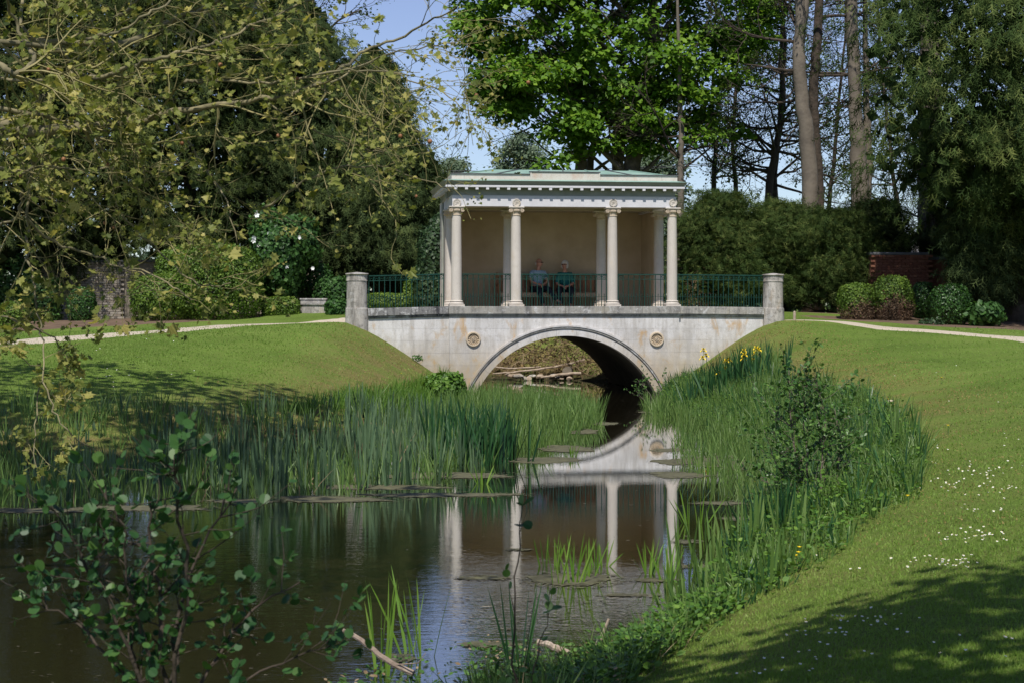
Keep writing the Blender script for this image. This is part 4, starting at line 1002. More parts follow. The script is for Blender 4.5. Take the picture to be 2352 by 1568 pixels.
# --- evergreens on the left
def round_R(Rm, p=.6, q=1.0): return lambda t: Rm * (np.clip(1 - np.abs(2 * t ** q - 1) ** 2.4, .02, 1)) ** p
def cone_R(Rm): return lambda t: Rm * (1 - t) ** .75 * np.clip(t * 6 + .45, 0, 1) + .15
def evergreen(x, d, z0, z1, Rf, nb, mat, label, seed, trunk_r=.3, group=None, name='yew_tree', m=6, nc=8, size=.28, trunk_mat='bark_dark', **kw):
    r = np.random.default_rng(seed); X = (x - CX) / FP * d; bz = gz(X, d); base = (X, d, bz)
    T = tree(name, base, label, 'tree', group)
    mb = MB().tube(wob([(X, d, bz - .2), (X + .1, d, bz + 2), (X - .1, d, (bz + z1) / 2), (X, d, z1 - .5)], .03, r), list(np.linspace(trunk_r, .05, 13)), 12)
    mb2 = MB()
    for _ in range(26):
        z = r.uniform(z0, z1 - 1); th = -math.pi / 2 + r.normal() * 1.1; L = float(Rf(np.array([(z - z0) / (z1 - z0)]))[0]) * .75
        P = [(X + math.cos(th) * L * s, d + math.sin(th) * L * s, z + .15 * L * s - .3 * L * s * s) for s in (0, .33, .66, 1)]
        mb2.tube(P, [.05, .035, .022, .01], 5, cap=False)
    relto(mb, base).build('trunk', M[trunk_mat], T, smooth=True); relto(mb2, base).build('branch', M[trunk_mat], T)
    P, A, Nn, S, ti = yew_leaves(X, d, z0, z1, Rf, nb, nc, m, r, size=size, **kw)
    k = P[:, 2] > bz + .1
    # added big inner leaves close sky gaps; crown's inner shade is in their tint
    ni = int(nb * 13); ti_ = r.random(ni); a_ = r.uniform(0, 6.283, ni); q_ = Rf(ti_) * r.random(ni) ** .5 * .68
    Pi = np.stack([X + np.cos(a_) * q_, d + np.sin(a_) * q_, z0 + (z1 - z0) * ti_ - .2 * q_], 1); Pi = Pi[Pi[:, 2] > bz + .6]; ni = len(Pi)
    leaves('inner_shade_leaves', Pi, rdir(ni, r), rdir(ni, r), r.uniform(.22, .5, ni), T_DIAM, M[mat], r.random(ni) * .35, T, wid=1.3, kind='stuff')
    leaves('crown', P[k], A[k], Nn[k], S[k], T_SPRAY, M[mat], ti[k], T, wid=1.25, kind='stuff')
    return T
GE = 'dark evergreens behind the left lawn'
evergreen(-60, 50, 3.2, 14.5, round_R(4.2, .5), 320, 'yew', 'broad dark yew at the far left edge behind the plane branches', 21, .35, GE)
evergreen(190, 53, 3.3, 15.0, round_R(3.6, .5), 320, 'yew', 'dark yew with drooping sprays above the narrow clipped shrub', 22, .35, GE)
evergreen(440, 52, 3.5, 14.0, round_R(3.5, .5), 320, 'yew', 'dark yew with a bare lower trunk above the big clipped hedge', 23, .38, GE)
evergreen(665, 55, 3.6, 12.6, round_R(3.3, .5), 340, 'conifer', 'dense dark conifer above the white flowered shrub', 24, .3, GE)
evergreen(862, 54.5, 3.3, 10.6, lambda t: 2.95 * (1 - t ** 1.6) ** .7 * np.clip(t * 6 + .45, 0, 1) + .1, 520, 'conifer', 'pointed conifer with feathery right edge beside the pavilion roof', 25, .3, GE, name='conifer_tree', droop=.12, rise=.16)
evergreen(948, 56, 2.6, 7.6, round_R(1.7, .5), 260, 'conifer', 'low dense conifer filling the gap left of the pavilion', 26, .15, GE, name='conifer_tree')
# --- the big yew on the right
Yr = evergreen(2335, 47, 4.0, 16.5, lambda t: 6.0 * np.clip(1 - (t - .35) ** 2 * 1.2, .2, 1) ** .8 * np.clip(.2 + 3.0 * t, 0, 1), 430, 'yew_brown', 'huge yew with bronze drooping sprays at the right edge', 31, .45, None, m=6, nc=15, size=.34, sp=.15, droop=.42, rise=.22, hang=.9, s0=.45)
evergreen(2600, 49, 2.2, 12.0, round_R(4.4, .4), 260, 'conifer', 'dark evergreen past the right edge behind the huge yew', 32, .3, None)
evergreen(2290, 53, 2.0, 8.5, round_R(3.2, .35), 300, 'conifer', 'dark evergreen in deep shade behind the brick wall at right', 33, .3, None)
evergreen(2262, 46.6, 2.6, 5.6, round_R(1.35, .5), 170, 'conifer', 'low dark evergreen hiding the right end of the garden wall', 34, .12, None)
# --- yew shrubs right of the pavilion
GS = 'spreading yew shrubs right of the pavilion'
def yshrub(x, d, top, R, nb, label, seed, mat='yew_brown', **kw):
    z1 = EYE - (top - HY) / FP * d
    kw = dict(dict(rise=.55, droop=.18, hang=.15, size=.2, sp=.13, s0=.5, facing=.75), **kw)
    return evergreen(x, d, 2.0, z1 - .35 * R * .9, lambda t: R * np.sqrt(np.clip(1.08 - t ** 2.2, .04, 1)), nb, mat, label, seed, .10, GS, name='yew_shrub', m=6, nc=8, **kw)
yshrub(1652, 50.0, 420, 1.8, 380, 'rounded bronze green yew shrub touching the pavilion', 41)
yshrub(1800, 51.5, 442, 1.9, 360, 'middle yew shrub behind the right round pier', 42)
yshrub(1915, 50.5, 462, 1.75, 340, 'yew shrub with low boughs over the half brown bushes', 43)
yshrub(2010, 53.5, 440, 1.7, 330, 'taller loose green yew shrub left of the brick wall', 44, 'yew')

# --- deciduous trees
def inpoly(x, y, poly):
    ins = np.zeros(len(x), bool); n = len(poly)
    for i in range(n):
        (x0, y0), (x1, y1) = poly[i], poly[(i + 1) % n]
        c = (y0 > y) != (y1 > y); ins ^= c & (x < x0 + (y - y0) / (y1 - y0 + 1e-12) * (x1 - x0))
    return ins
def crown_in(poly, d0, d1, n, r):
    poly = np.array(poly, float); out = np.zeros((0, 3))
    while len(out) < n:
        x = r.uniform(poly[:, 0].min(), poly[:, 0].max(), 4000); y = r.uniform(poly[:, 1].min(), poly[:, 1].max(), 4000); k = inpoly(x, y, poly)
        d = r.uniform(d0, d1, 4000); out = np.vstack([out, np.stack([(x - CX) / FP * d, d, EYE - (y - HY) / FP * d], 1)[k]])
    return out[:n]
def broadleaf(name, stems, base_xd, label, seed, bark, crown=None, mat='maple', ncl=0, dd=(56, 62), R=(.5, .9), nl=230, size=.17, sparse=None, group=None, extra=None):
    """stems: list of (image points, depth, widths in image px)"""
    r = np.random.default_rng(seed); X = (base_xd[0] - CX) / FP * base_xd[1]; base = (X, base_xd[1], gz(X, base_xd[1])); T = tree(name, base, label, 'tree', group)
    ends = []
    for pts, d, w in stems:
        P = wob([W(x, y, d + (q[0] if q else 0)) for x, y, *q in pts], .02, r); rr = np.interp(np.linspace(0, 1, len(P)), np.linspace(0, 1, len(w)), w) / 2 / FP * d
        nm = 'trunk' if not ends else 'stem'
        relto(MB().tube(P, list(rr), 14), base).build('trunk', M[bark], T, smooth=True); ends.append((P, rr))
    tips = []
    if sparse:
        mb = MB()
        for P, rr in ends:
            nb = int(sparse['n'] * max(.3, min(1, len(P) / 17)))
            for _ in range(nb):
                i = r.integers(int(len(P) * sparse.get('from', .25)), len(P)); th = r.uniform(0, 2 * math.pi)
                d = np.array([math.cos(th), math.sin(th) * .7, r.uniform(-.15, .8)])
                grow(mb, P[i], d, r.uniform(*sparse['L']), min(.06, rr[i] * .45), 2, tips, r, .75, 5, sparse.get('up', .04), .16, .5, .0075)
        relto(mb, base).build('branches', M[sparse.get('bark', 'bark_dark')], T, kind='stuff')
        if sparse['leaf'] and tips:
            tp = np.array([t[0] for t in tips]); td = np.array([t[1] for t in tips]); k = sparse['leaf']
            C = np.repeat(tp, k, 0) + r.normal(size=(len(tp) * k, 3)) * .09; n = len(C)
            A = unit(np.repeat(td, k, 0) + r.normal(size=C.shape) * .7 + np.array([0, 0, -.3])); Nn = unit(np.array([0, 0, 1.]) + r.normal(size=C.shape) * .5)
            leaves('foliage', C, A, Nn, sparse.get('size', .10) * r.uniform(.6, 1.3, n), T_DIAM, M[sparse.get('mat', 'sparse')], np.clip(.35 + .3 * r.normal(size=n), 0, 1), T, wid=1.2, kind='stuff')
    if crown is not None:
        C = crown_in(crown, dd[0], dd[1], ncl, r); C = np.vstack([C] + [crown_in(p_, dd[0], dd[1] - 1, k_, r) for p_, k_ in (extra or [])]); ncl = len(C); Rr = r.uniform(R[0], R[1], ncl)
        # limbs run out to a third of the clumps
        mb = MB()
        for c in C[::4]:
            P, rr = ends[r.integers(len(ends))]; i = np.argmin(np.abs(P[:, 2] - (c[2] - np.hypot(*(P[:, :2] - c[:2]).T) * .6)))
            p = P[i]; q = (p + c) / 2 + np.array([0, 0, .25 * np.linalg.norm(c - p) * .4]); mb.tube(wob([p, q, c], .04, r), [max(.02, rr[i] * .3)] * 3 + [.03] * 3 + [.015] * 3, 5, cap=False)
        relto(mb, base).build('limbs', M[bark], T, kind='stuff')
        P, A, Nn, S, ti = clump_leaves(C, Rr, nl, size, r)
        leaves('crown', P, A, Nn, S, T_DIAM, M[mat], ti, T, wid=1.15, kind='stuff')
    return T
MP = [(1040, -330), (1800, -330), (1790, 40), (1765, 100), (1735, 150), (1690, 175), (1668, 210), (1650, 275), (1622, 330), (1600, 290), (1560, 300), (1528, 255), (1508, 330), (1500, 385), (1470, 350),
      (1420, 290), (1350, 300), (1300, 385), (1278, 345), (1305, 270), (1250, 215), (1205, 235), (1170, 290), (1135, 275), (1118, 215), (1090, 190), (1075, 120), (1052, 60)]
broadleaf('maple_tree', [([(1452, 720), (1450, 400), (1465, 300), (1490, 200), (1500, 60), (1510, -250)], 59, [48, 40, 38, 30, 22, 10]),
                         ([(1335, 720), (1333, 400), (1335, 280), (1318, 180), (1330, 60), (1330, -200)], 60, [34, 28, 26, 20, 15, 8]),
                         ([(1425, 720), (1420, 390), (1425, 300), (1408, 200), (1380, 120), (1360, -100)], 61, [32, 28, 26, 22, 15, 8]),
                         ([(1355, 700), (1352, 390), (1372, 300), (1395, 230)], 61, [20, 17, 14, 9])],
          (1440, 59), 'large maple with bright fresh green leaves rising behind the pavilion roof', 51, 'bark', MP, 'maple', 470, (56.5, 61.5), (.38, .85), 140, .218,
          sparse=dict(n=9, L=(1.6, 3), leaf=0), extra=[([(1440, 230), (1730, 170), (1700, 330), (1640, 345), (1570, 310), (1535, 385), (1440, 388)], 24), ([(1262, 230), (1400, 250), (1392, 388), (1268, 388)], 15), ([(1100, 160), (1260, 180), (1250, 260), (1160, 300), (1115, 260)], 22)])
SP = dict(n=20, L=(1.4, 3.2), leaf=3, size=.10, mat='sparse')
GT = 'slender half bare trees right of the pavilion'
broadleaf('slender_tree', [([(1562, 720), (1562, 410), (1566, 330), (1562, 260), (1560, 150), (1555, -100)], 57, [17, 15, 13, 12, 9, 5])], (1562, 57), 'slim pale trunk standing just right of the pavilion roof', 52, 'bark_pale', sparse=dict(SP, n=10), group=GT)
broadleaf('slender_tree', [([(1640, 720), (1638, 430), (1645, 330), (1635, 240), (1640, 80), (1650, -100)], 66, [13, 12, 10, 8, 6, 3])], (1640, 66), 'thin dark trunk between the pale trunk and the leaning pair', 53, 'bark_dark', sparse=dict(SP, n=24), group=GT)
broadleaf('slender_tree', [([(1690, 720), (1692, 440), (1682, 330), (1690, 230), (1700, 60), (1690, -100)], 68, [12, 11, 9, 8, 6, 3])], (1690, 68), 'thinnest dark trunk, left neighbour of the leaning forked tree', 54, 'bark_dark', sparse=dict(SP, n=22), group=GT)
broadleaf('slender_tree', [([(1762, 720), (1765, 440), (1782, 350), (1796, 240), (1792, 120), (1815, -100)], 62, [22, 19, 16, 13, 9, 5]),
                           ([(1775, 720), (1780, 440), (1780, 370), (1798, 250), (1806, 100), (1780, -100)], 62.4, [18, 16, 12, 10, 7, 4])], (1768, 62), 'dark leaning tree forked low, with fan of bare branches', 55, 'bark_dark', sparse=dict(SP, n=32, L=(1.6, 3.8)), group=GT)
broadleaf('slender_tree', [([(1905, 720), (1900, 480), (1915, 380), (1925, 250), (1940, 100), (1950, -100)], 70, [12, 10, 9, 7, 5, 3])], (1905, 70), 'thin bare stem between the two thick brown trunks', 56, 'bark_dark', sparse=dict(SP, n=34, L=(1.6, 3.8)), group=GT)
broadleaf('slender_tree', [([(2070, 720), (2068, 500), (2050, 400), (2040, 300), (2020, 100), (2010, -100)], 66, [13, 11, 9, 8, 6, 3])], (2070, 66), 'thin stem with small green leaves left of the huge yew', 57, 'bark_dark', sparse=dict(SP, n=34, L=(1.4, 3.0), leaf=5), group=GT)
GB = 'tall thick trunks right of the pavilion'
broadleaf('tall_tree', [([(1862, 730), (1862, 470), (1858, 350), (1845, 250), (1834, 130), (1838, 60), (1826, -160)], 55, [42, 38, 36, 32, 30, 24, 15]),
                        ([(1838, 75), (1850, 20), (1856, -160)], 55.1, [20, 18, 12])], (1862, 55), 'tall smooth brown trunk forking near the top of the picture', 58, 'bark_pale', sparse=dict(SP, n=9, leaf=4, **{'from': .6}, up=.08), group=GB)
broadleaf('tall_tree', [([(1882, 730), (1880, 470), (1876, 350), (1868, 250), (1872, 150), (1880, 50), (1884, -160)], 56, [26, 24, 22, 22, 22, 20, 14])], (1882, 56), 'darker shaded trunk pressed against the tall forking trunk', 59, 'bark_dark', sparse=dict(SP, n=7, leaf=5, **{'from': .55}), group=GB)
broadleaf('tall_tree', [([(1975, 730), (1975, 450), (1972, 360), (1964, 250), (1958, 100), (1955, -160)], 56, [46, 42, 38, 30, 28, 22]),
                        ([(1990, 730), (1990, 440), (1994, 340), (1990, 250), (1985, 60), (1990, -160)], 56.5, [30, 27, 23, 15, 11, 7])], (1980, 56), 'thick pale double trunk in front of the huge yew', 60, 'bark_pale', sparse=dict(SP, n=6, leaf=3, **{'from': .6}), group=GB)
broadleaf('tall_tree', [([(2152, 760), (2148, 580), (2140, 450), (2136, 300), (2140, -160)], 54, [100, 76, 60, 52, 40])], (2150, 54), 'massive grey ridged trunk behind the brick wall', 61, 'bark', sparse=dict(SP, n=10, leaf=3), group=GB)
# --- tall trees beyond the left evergreens
GL = 'tall trees beyond the left evergreens'
LC = [(-200, -330), (900, -330), (880, -120), (850, 30), (770, 100), (640, 190), (520, 210), (420, 240), (200, 220), (-200, 200)]
broadleaf('tall_tree', [([(722, 720), (720, 300), (716, 130), (708, 40), (700, -200)], 60, [44, 42, 38, 34, 24])], (722, 60), 'thick grey trunk showing high above the left evergreens', 62, 'bark', LC, 'sparse', 200, (60, 68), (.5, 1.0), 105, .19, sparse=dict(SP, n=16, leaf=4), group=GL)
broadleaf('tall_tree', [([(606, 720), (604, 300), (598, 120), (596, -200)], 64, [18, 15, 13, 9])], (606, 64), 'thin pale trunk left of the thick grey trunk', 63, 'bark_pale', sparse=dict(SP, n=26, leaf=5), group=GL)
broadleaf('tall_tree', [([(470, 720), (472, 300), (462, 120), (460, -200)], 64, [18, 15, 13, 9])], (470, 64), 'slim pale trunk half hidden by the mossy plane limbs', 64, 'bark_pale', sparse=dict(SP, n=26, leaf=5), group=GL)
broadleaf('tall_tree', [([(270, 720), (274, 300), (270, 60), (275, -200)], 62, [34, 30, 27, 20])], (270, 62), 'grey trunk high at left behind the plane foliage', 65, 'bark', sparse=dict(SP, n=26, leaf=6), group=GL)
# --- distant willow and woodland
GD = 'pale trees far beyond the pavilion'
def far_tree(x, top, hw, d, label, seed):
    r = np.random.default_rng(seed); bot = 690
    poly = [(x - hw * .5, bot), (x - hw, top + hw * 1.3), (x - hw * .7, top + hw * .45), (x, top), (x + hw * .75, top + hw * .5), (x + hw, top + hw * 1.4), (x + hw * .5, bot)]
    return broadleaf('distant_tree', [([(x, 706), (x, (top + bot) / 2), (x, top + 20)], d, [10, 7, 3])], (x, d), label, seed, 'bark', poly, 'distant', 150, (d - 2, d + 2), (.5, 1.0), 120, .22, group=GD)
far_tree(1203, 312, 58, 108, 'pale round tree seen above the left of the pavilion roof', 71)
far_tree(1045, 372, 22, 112, 'narrow pale tree top between conifer and pavilion roof', 72)
far_tree(1510, 330, 60, 100, 'pale tree behind the maple trunks', 73)
r = np.random.default_rng(77); n = 16000
bx = r.uniform(-75, 75, n); by = r.uniform(118, 132, n); top = 6.5 + 2.2 * np.sin(bx * .21) + 1.4 * np.sin(bx * .57 + 1)
P = np.stack([bx, by, 1.9 + (top - 1.9) * r.random(n) ** .8], 1)
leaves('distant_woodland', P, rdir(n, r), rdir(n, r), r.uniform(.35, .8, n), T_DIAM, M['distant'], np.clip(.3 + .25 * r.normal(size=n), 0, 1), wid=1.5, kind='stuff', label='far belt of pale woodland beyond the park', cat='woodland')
# --- the far hedge line that closes the garden
r = np.random.default_rng(78); n = 14000
bx = np.concatenate([r.uniform(-26, -1.5, n // 2), r.uniform(4, 30, n // 2)]); P = np.stack([bx, 60 + r.normal(size=n) * .9, 1.6 + (2.0 + .35 * np.sin(bx * .8)) * r.random(n) ** .7], 1)
leaves('boundary_hedge', P, rdir(n, r), rdir(n, r), r.uniform(.12, .26, n), T_DIAM, M['laurel'], np.clip(.3 + .25 * r.normal(size=n), 0, 1), wid=1.3, kind='stuff', label='dark boundary hedge behind the trees', cat='hedge')
# ------------------------------------------------------------------ clipped shrubs, walls, garden pieces
def shell_leaves(c, R, n, size, r, p=2.6, rough=.07, inner=.72, flat_base=True):
    d = rdir(n, r); e = (np.abs(d) ** p).sum(1) ** (-1 / p); d2 = d * e[:, None]
    ph = r.uniform(0, 6.3, 6); bumpy = sum(np.sin(d2[:, 0] * k * 2.1 + ph[i]) * np.sin(d2[:, 2] * k * 1.7 + d2[:, 1] * k + ph[i]) / k ** .6 for i, k in enumerate((2, 4, 7)))
    s = (1 + rough * bumpy) * np.where(r.random(n) < .7, 1 + .03 * r.normal(size=n), r.uniform(inner, 1, n))
    P = np.array(c) + d2 * s[:, None] * np.array(R)
    Nn = unit(d / np.array(R) * max(R) + r.normal(size=d.shape) * .45); A = unit(np.cross(Nn, rdir(n, r)))
    A = unit(A + np.array([0, 0, .15]))
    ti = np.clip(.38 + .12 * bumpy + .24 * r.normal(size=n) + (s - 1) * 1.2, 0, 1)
    return P, A, Nn, size * r.uniform(.7, 1.3, n), ti
def shrub(name, blobs, label, mat, seed, dens=900, size=.055, group=None, cat='shrub', T=T_DIAM, p=2.6, split=None, rough=.07, wid=1.25, woody=True):
    """blobs: (x, y_centre, d, rx px, rz px, ry m)"""
    r = np.random.default_rng(seed); b0 = blobs[0]; X = (b0[0] - CX) / FP * b0[2]; base = (X, b0[2], gz(X, b0[2])); S = tree(name, base, label, cat, group)
    mb = MB()
    for _ in range(12 if woody else 2):
        a = r.uniform(0, 6.28); q = b0; h = q[4] / FP * q[2]
        cz = EYE - (q[1] - HY) / FP * q[2]; mb.tube([np.array(base) + [r.normal() * .05, r.normal() * .05, -.05], (X + math.cos(a) * .12, b0[2] + math.sin(a) * .12, cz - h * .3), (X + math.cos(a) * q[3] / FP * q[2] * .6, b0[2] + math.sin(a) * q[5] * .6, cz + h * .2)], [.025 * (1 if woody else .15), .018 * (1 if woody else .15), .004], 5, cap=False)
    relto(mb, base).build('stems', M['bark_dark'], S)
    PP = []
    for x, y, d, rx, rz, ry in blobs:
        R = (rx / FP * d, ry, rz / FP * d); c = W(x, y, d); area = 4 * math.pi * ((R[0] * R[1]) ** 1.6 + (R[0] * R[2]) ** 1.6 + (R[1] * R[2]) ** 1.6) ** (1 / 1.6) / 3 ** (1 / 1.6)
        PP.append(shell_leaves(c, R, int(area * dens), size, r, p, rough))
    P, A, Nn, Sz, ti = [np.concatenate(q) for q in zip(*PP)]
    k = P[:, 2] > np.maximum(height(P[:, 0], P[:, 1]), 0) - .02; P, A, Nn, Sz, ti = P[k], A[k], Nn[k], Sz[k], ti[k]
    if split is not None:
        zc = EYE - (split - HY) / FP * b0[2]; dead = P[:, 2] + r.normal(size=len(P)) * .10 + .12 * np.sin(P[:, 0] * 6 + seed) < zc
        leaves('dead_foliage', P[dead], A[dead], Nn[dead], Sz[dead] * .9, T, M['box_dead'], ti[dead], S, wid=wid * .8, kind='stuff', label='brown dead lower foliage')
        P, A, Nn, Sz, ti = [q[~dead] for q in (P, A, Nn, Sz, ti)]
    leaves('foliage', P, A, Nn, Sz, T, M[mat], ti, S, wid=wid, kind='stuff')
    return S
shrub('clipped_hedge', [(505, 655, 47, 96, 92, 1.2), (385, 690, 47.2, 82, 60, 1.1), (450, 640, 48.2, 90, 76, .9)], 'large domed clipped hedge beyond the left path', 'box', 81, 1100, .064, cat='hedge', T=T_DIAM, wid=1.3)
shrub('clipped_shrub', [(188, 706, 48, 31, 44, .45)], 'narrow clipped shrub before the whitewashed brick wall', 'box_dark', 82, 2200, .05)
shrub('clipped_shrub', [(30, 735, 46.5, 34, 40, .5)], 'bright small bush at the far left end of the path', 'box', 83, 1700, .06)
shrub('clipped_shrub', [(645, 711, 47.5, 42, 27, .5)], 'low oblong box bush left of the stone trough', 'box', 84, 2200, .05, p=4)
shrub('low_hedge', [(905, 697, 50, 72, 22, .4), (962, 676, 50, 33, 34, .45)], 'bright low hedge with domed end seen through the left railing', 'box', 85, 2300, .055, cat='hedge', p=4)
shrub('laurel_shrub', [(998, 590, 49.5, 38, 72, .6), (1012, 530, 49.6, 24, 36, .4), (990, 660, 49.5, 40, 60, .55)], 'dark glossy laurel growing against the left flank of the pavilion', 'laurel', 86, 900, .10, rough=.14)
shrub('laurel_shrub', [(762, 690, 50, 42, 52, .6), (722, 650, 51, 40, 45, .6)], 'glossy shrub behind the left round pier', 'rose', 87, 800, .09, rough=.14)
shrub('leafy_plant', [(775, 712, 46.8, 26, 22, .35)], 'low spiky leafy plant at the foot of the left pier', 'rose', 88, 900, .10, cat='plant', rough=.2)
Fs = shrub('flowering_shrub', [(640, 600, 49.5, 52, 92, .9), (680, 560, 50.0, 52, 60, .9), (610, 530, 50.5, 35, 50, .7)], 'tall loose shrub with white flowers beside the domed hedge', 'rose', 89, 560, .13, rough=.2)
fm = MB()
for k in range(6):
    a = k * math.pi / 3; c, s = math.cos(a), math.sin(a); fm.add([(0, 0, 0), (.05 * c - .03 * s, -.02, .05 * s + .03 * c), (.085 * c, -.045, .085 * s), (.05 * c + .03 * s, -.02, .05 * s - .03 * c)], [(0, 1, 2, 3)])
fm = fm.mesh('flower'); fm.materials.append(M['white_flower'])
for x, y in ((585, 546), (608, 556), (594, 564), (626, 540), (618, 537), (626, 574), (612, 580), (658, 611), (719, 617), (686, 546), (655, 527), (617, 597), (593, 487), (589, 495), (583, 553)):
    o = link('flower', fm, Fs); p = W(x, y, 48.75); o.location = [p[i] - Fs.location[i] for i in range(3)]; o.rotation_euler = (rng.normal() * .3, rng.uniform(0, 3), rng.normal() * .4); o.scale = [rng.uniform(.7, 1.15)] * 3
GH_ = 'round box bushes below the right brick wall'
shrub('box_bush', [(1967, 698, 46, 41, 46, .5)], 'leftmost round bush with its lower half dead and brown', 'box', 91, 1900, .05, GH_, split=700)
shrub('box_bush', [(2050, 692, 46, 46, 56, .55)], 'tallest round bush, green on top and brown below', 'box', 92, 1900, .05, GH_, split=690)
shrub('box_bush', [(2120, 692, 47, 26, 42, .4)], 'narrow shaded green bush between two round bushes', 'box_dark', 93, 1900, .05, GH_)
shrub('box_bush', [(2182, 703, 45, 44, 48, .5)], 'healthy round all green bush at the right', 'box_dark', 94, 1900, .05, GH_)
shrub('dead_shrub', [(1612, 660, 49.2, 34, 46, .35)], 'dying brown shrub behind the right railing', 'rose', 95, 420, .06, split=610, rough=.25)
shrub('leafy_plant', [(2262, 722, 44.5, 36, 24, .4)], 'low broad leaved plant right of the round bushes', 'rose', 96, 520, .16, cat='plant', rough=.2)
shrub('ground_cover', [(2140, 744, 44, 26, 12, .3)], 'grey green tuft at the foot of the green bush', 'laurel', 97, 700, .07, cat='plant', rough=.2)
shrub('ivy_mound', [(100, 700, 49.5, 40, 60, .6), (30, 660, 50, 60, 70, .7)], 'dark leafy mound left of the whitewashed wall', 'rose', 98, 600, .09, cat='shrub', rough=.2)

# brick walls
def brick_wall(name, x0, x1, d, ztop, zbot, label, mat, bx0, bx1, rows, cap=True, seed=5):
    r = np.random.default_rng(seed); a, b = W(x0, HY, d), W(x1, HY, d); T = empty(name, (a[0], d, zbot), 0, label, 'wall')
    Lw = b[0] - a[0]; H = ztop - zbot
    MB().box(0, Lw, .02, .35, -.3, H - .04).build('wall_core', M['grime'] if mat == 'brick_white' else M['brick'], T)
    if cap: MB().box(-.04, Lw + .04, -.05, .40, H - .038, H + .04).build('coping', M['lead'], T, bevel=.01)
    me = MB().box(-.109, .109, -.05, .05, -.032, .032).mesh('brick', bevel=.004); me.materials.append(M[mat])
    u0, u1 = (bx0 - x0) / FP * d, (bx1 - x0) / FP * d; k = 0
    for row in range(rows):
        z = H - .04 - .036 - row * .074; u = u0 + (.11 if row % 2 else 0)
        while u < u1 - .05 and k < 300:
            o = link('brick', me, T); o.location = (u + .11 + r.normal() * .002, .022 - .02 - abs(r.normal()) * .003 - .002, z + r.normal() * .001); u += .229; k += 1
brick_wall('brick_wall', 60, 735, 52, 3.72, 1.5, 'old whitewashed brick wall in shade behind the left shrubs', 'brick_white', 128, 276, 27, cap=True, seed=6)
brick_wall('brick_wall', 2000, 2131, 49, 3.86, 1.5, 'red brick wall end above the half brown bushes', 'brick', 2000, 2129, 28, seed=7)
a = W(2131, HY, 49.2)
wl = empty('garden_wall', (a[0], 49.25, 1.5), 0, 'dark recessed garden wall running right from the brick wall end', 'wall')
MB().box(.005, 8, 0, .3, -.3, 2.18).build('wall_face', M['brick'], wl); MB().box(.005, 8, -.08, .38, 2.182, 2.27).build('coping', M['lead'], wl)
# shed roof far behind
sh = empty('shed_roof', W(2060, 582, 62), 0, 'grey corrugated shed roof peeping over the brick wall', 'roof')
V = []; n = 60
for k in range(n + 1):
    x = k * .02; z = .012 * math.sin(k * math.pi / 2); V += [(x, 0, z - .4), (x, .9, z + .62 - .0), ]
MB().add(V, [(2 * k, 2 * k + 2, 2 * k + 3, 2 * k + 1) for k in range(n)]).build('corrugated_sheet', M['zinc'], sh); MB().box(0, 1.2, .02, .9, -2.4, -.42).build('wall', M['grime'], sh)
# stone trough
tp = W(728, HY, 47.8); TR = empty('stone_trough', (tp[0], 47.8, 2.3 - 23 / FP * 47.8), 0, 'pale bow fronted stone trough beyond the left path', 'trough')
def bow(w, dpt, z0, z1, n=16):
    V = []
    for z in (z0, z1):
        for k in range(n + 1):
            t = k / n; V.append((-w / 2 + w * t, -dpt * math.sin(math.pi * t) ** .7, z))
    F = [(k, k + 1, n + 2 + k, n + 1 + k) for k in range(n)] + [tuple(range(n + 1))[::-1], tuple(range(n + 1, 2 * n + 2)), (n, 0, n + 1, 2 * n + 1)]
    return MB().add(V, F)
bow(1.06, .42, -.35, .33).build('trough_body', M['pier'], TR); bow(1.12, .46, .332, .365).build('rim', M['coping'], TR)
MB().box(-.48, .26, .004, .30, -.1, .47).build('back_block', M['coping'], TR, bevel=.01); MB().box(-.50, .28, -.02, .32, .472, .52).build('cap_stone', M['coping'], TR, bevel=.01)
# little post by the right path
pp = W(1825, HY, 43.8); z = gz(pp[0], 43.8); PO = MB().lathe([(.035, -.1), (.04, .02), (.036, .2), (.03, .235), (.005, .25)], 10).build('path_post', M['deadwood'], None, smooth='auto', label='short pale post beside the right path', cat='post')
PO.location = (pp[0], 43.8, z)
# wires far behind
def wire(y0, y1, lab):
    a, b = W(600, y0 + 6, 92), W(1700, y1 + 6, 92); P = [a + (b - a) * t + np.array([0, 0, -.5 * math.sin(math.pi * t)]) for t in np.linspace(0, 1, 24)]
    MB().tube(P, .018, 4).build('overhead_wire', M['cable'], None, label=lab, cat='wire')
wire(368, 366, 'upper overhead wire crossing the sky gap above the roof'); wire(371, 370, 'lower overhead wire crossing the sky gap above the roof')
# ---- what shows through the arch: brambles, logs and stones on the far bank
r = np.random.default_rng(101); n = 26000
x = r.uniform(-6, 6.0, n); y = r.uniform(49.5, 56.5, n); k_ = (sdist(x, y) > .05) & (w2b(x, y)[1] > 7.1); x, y = x[k_], y[k_]; n = len(x); z = height(x, y)
P = np.stack([x, y, z + r.random(n) ** 1.4 * (.5 + .35 * np.sin(x * 1.7) + (y - 52) * .35)], 1)
br = np.clip((P[:, 2] - .9) * 1.2 + .45 * r.normal(size=n), 0, 1)
k = br < .4
leaves('bramble_thicket', P[~k], rdir((~k).sum(), r), rdir((~k).sum(), r), r.uniform(.05, .11, (~k).sum()), T_DIAM, M['bramble'], r.random((~k).sum()), wid=1.2, kind='stuff', label='green bramble thicket on the far bank seen through the arch', cat='thicket')
leaves('dead_twigs', P[k], rdir(k.sum(), r), rdir(k.sum(), r), r.uniform(.2, .5, k.sum()), T_NEEDLE, M['dry'], r.random(k.sum()) * .5, wid=.35, kind='stuff', label='tangle of dead brown twigs on the far bank', cat='twigs')
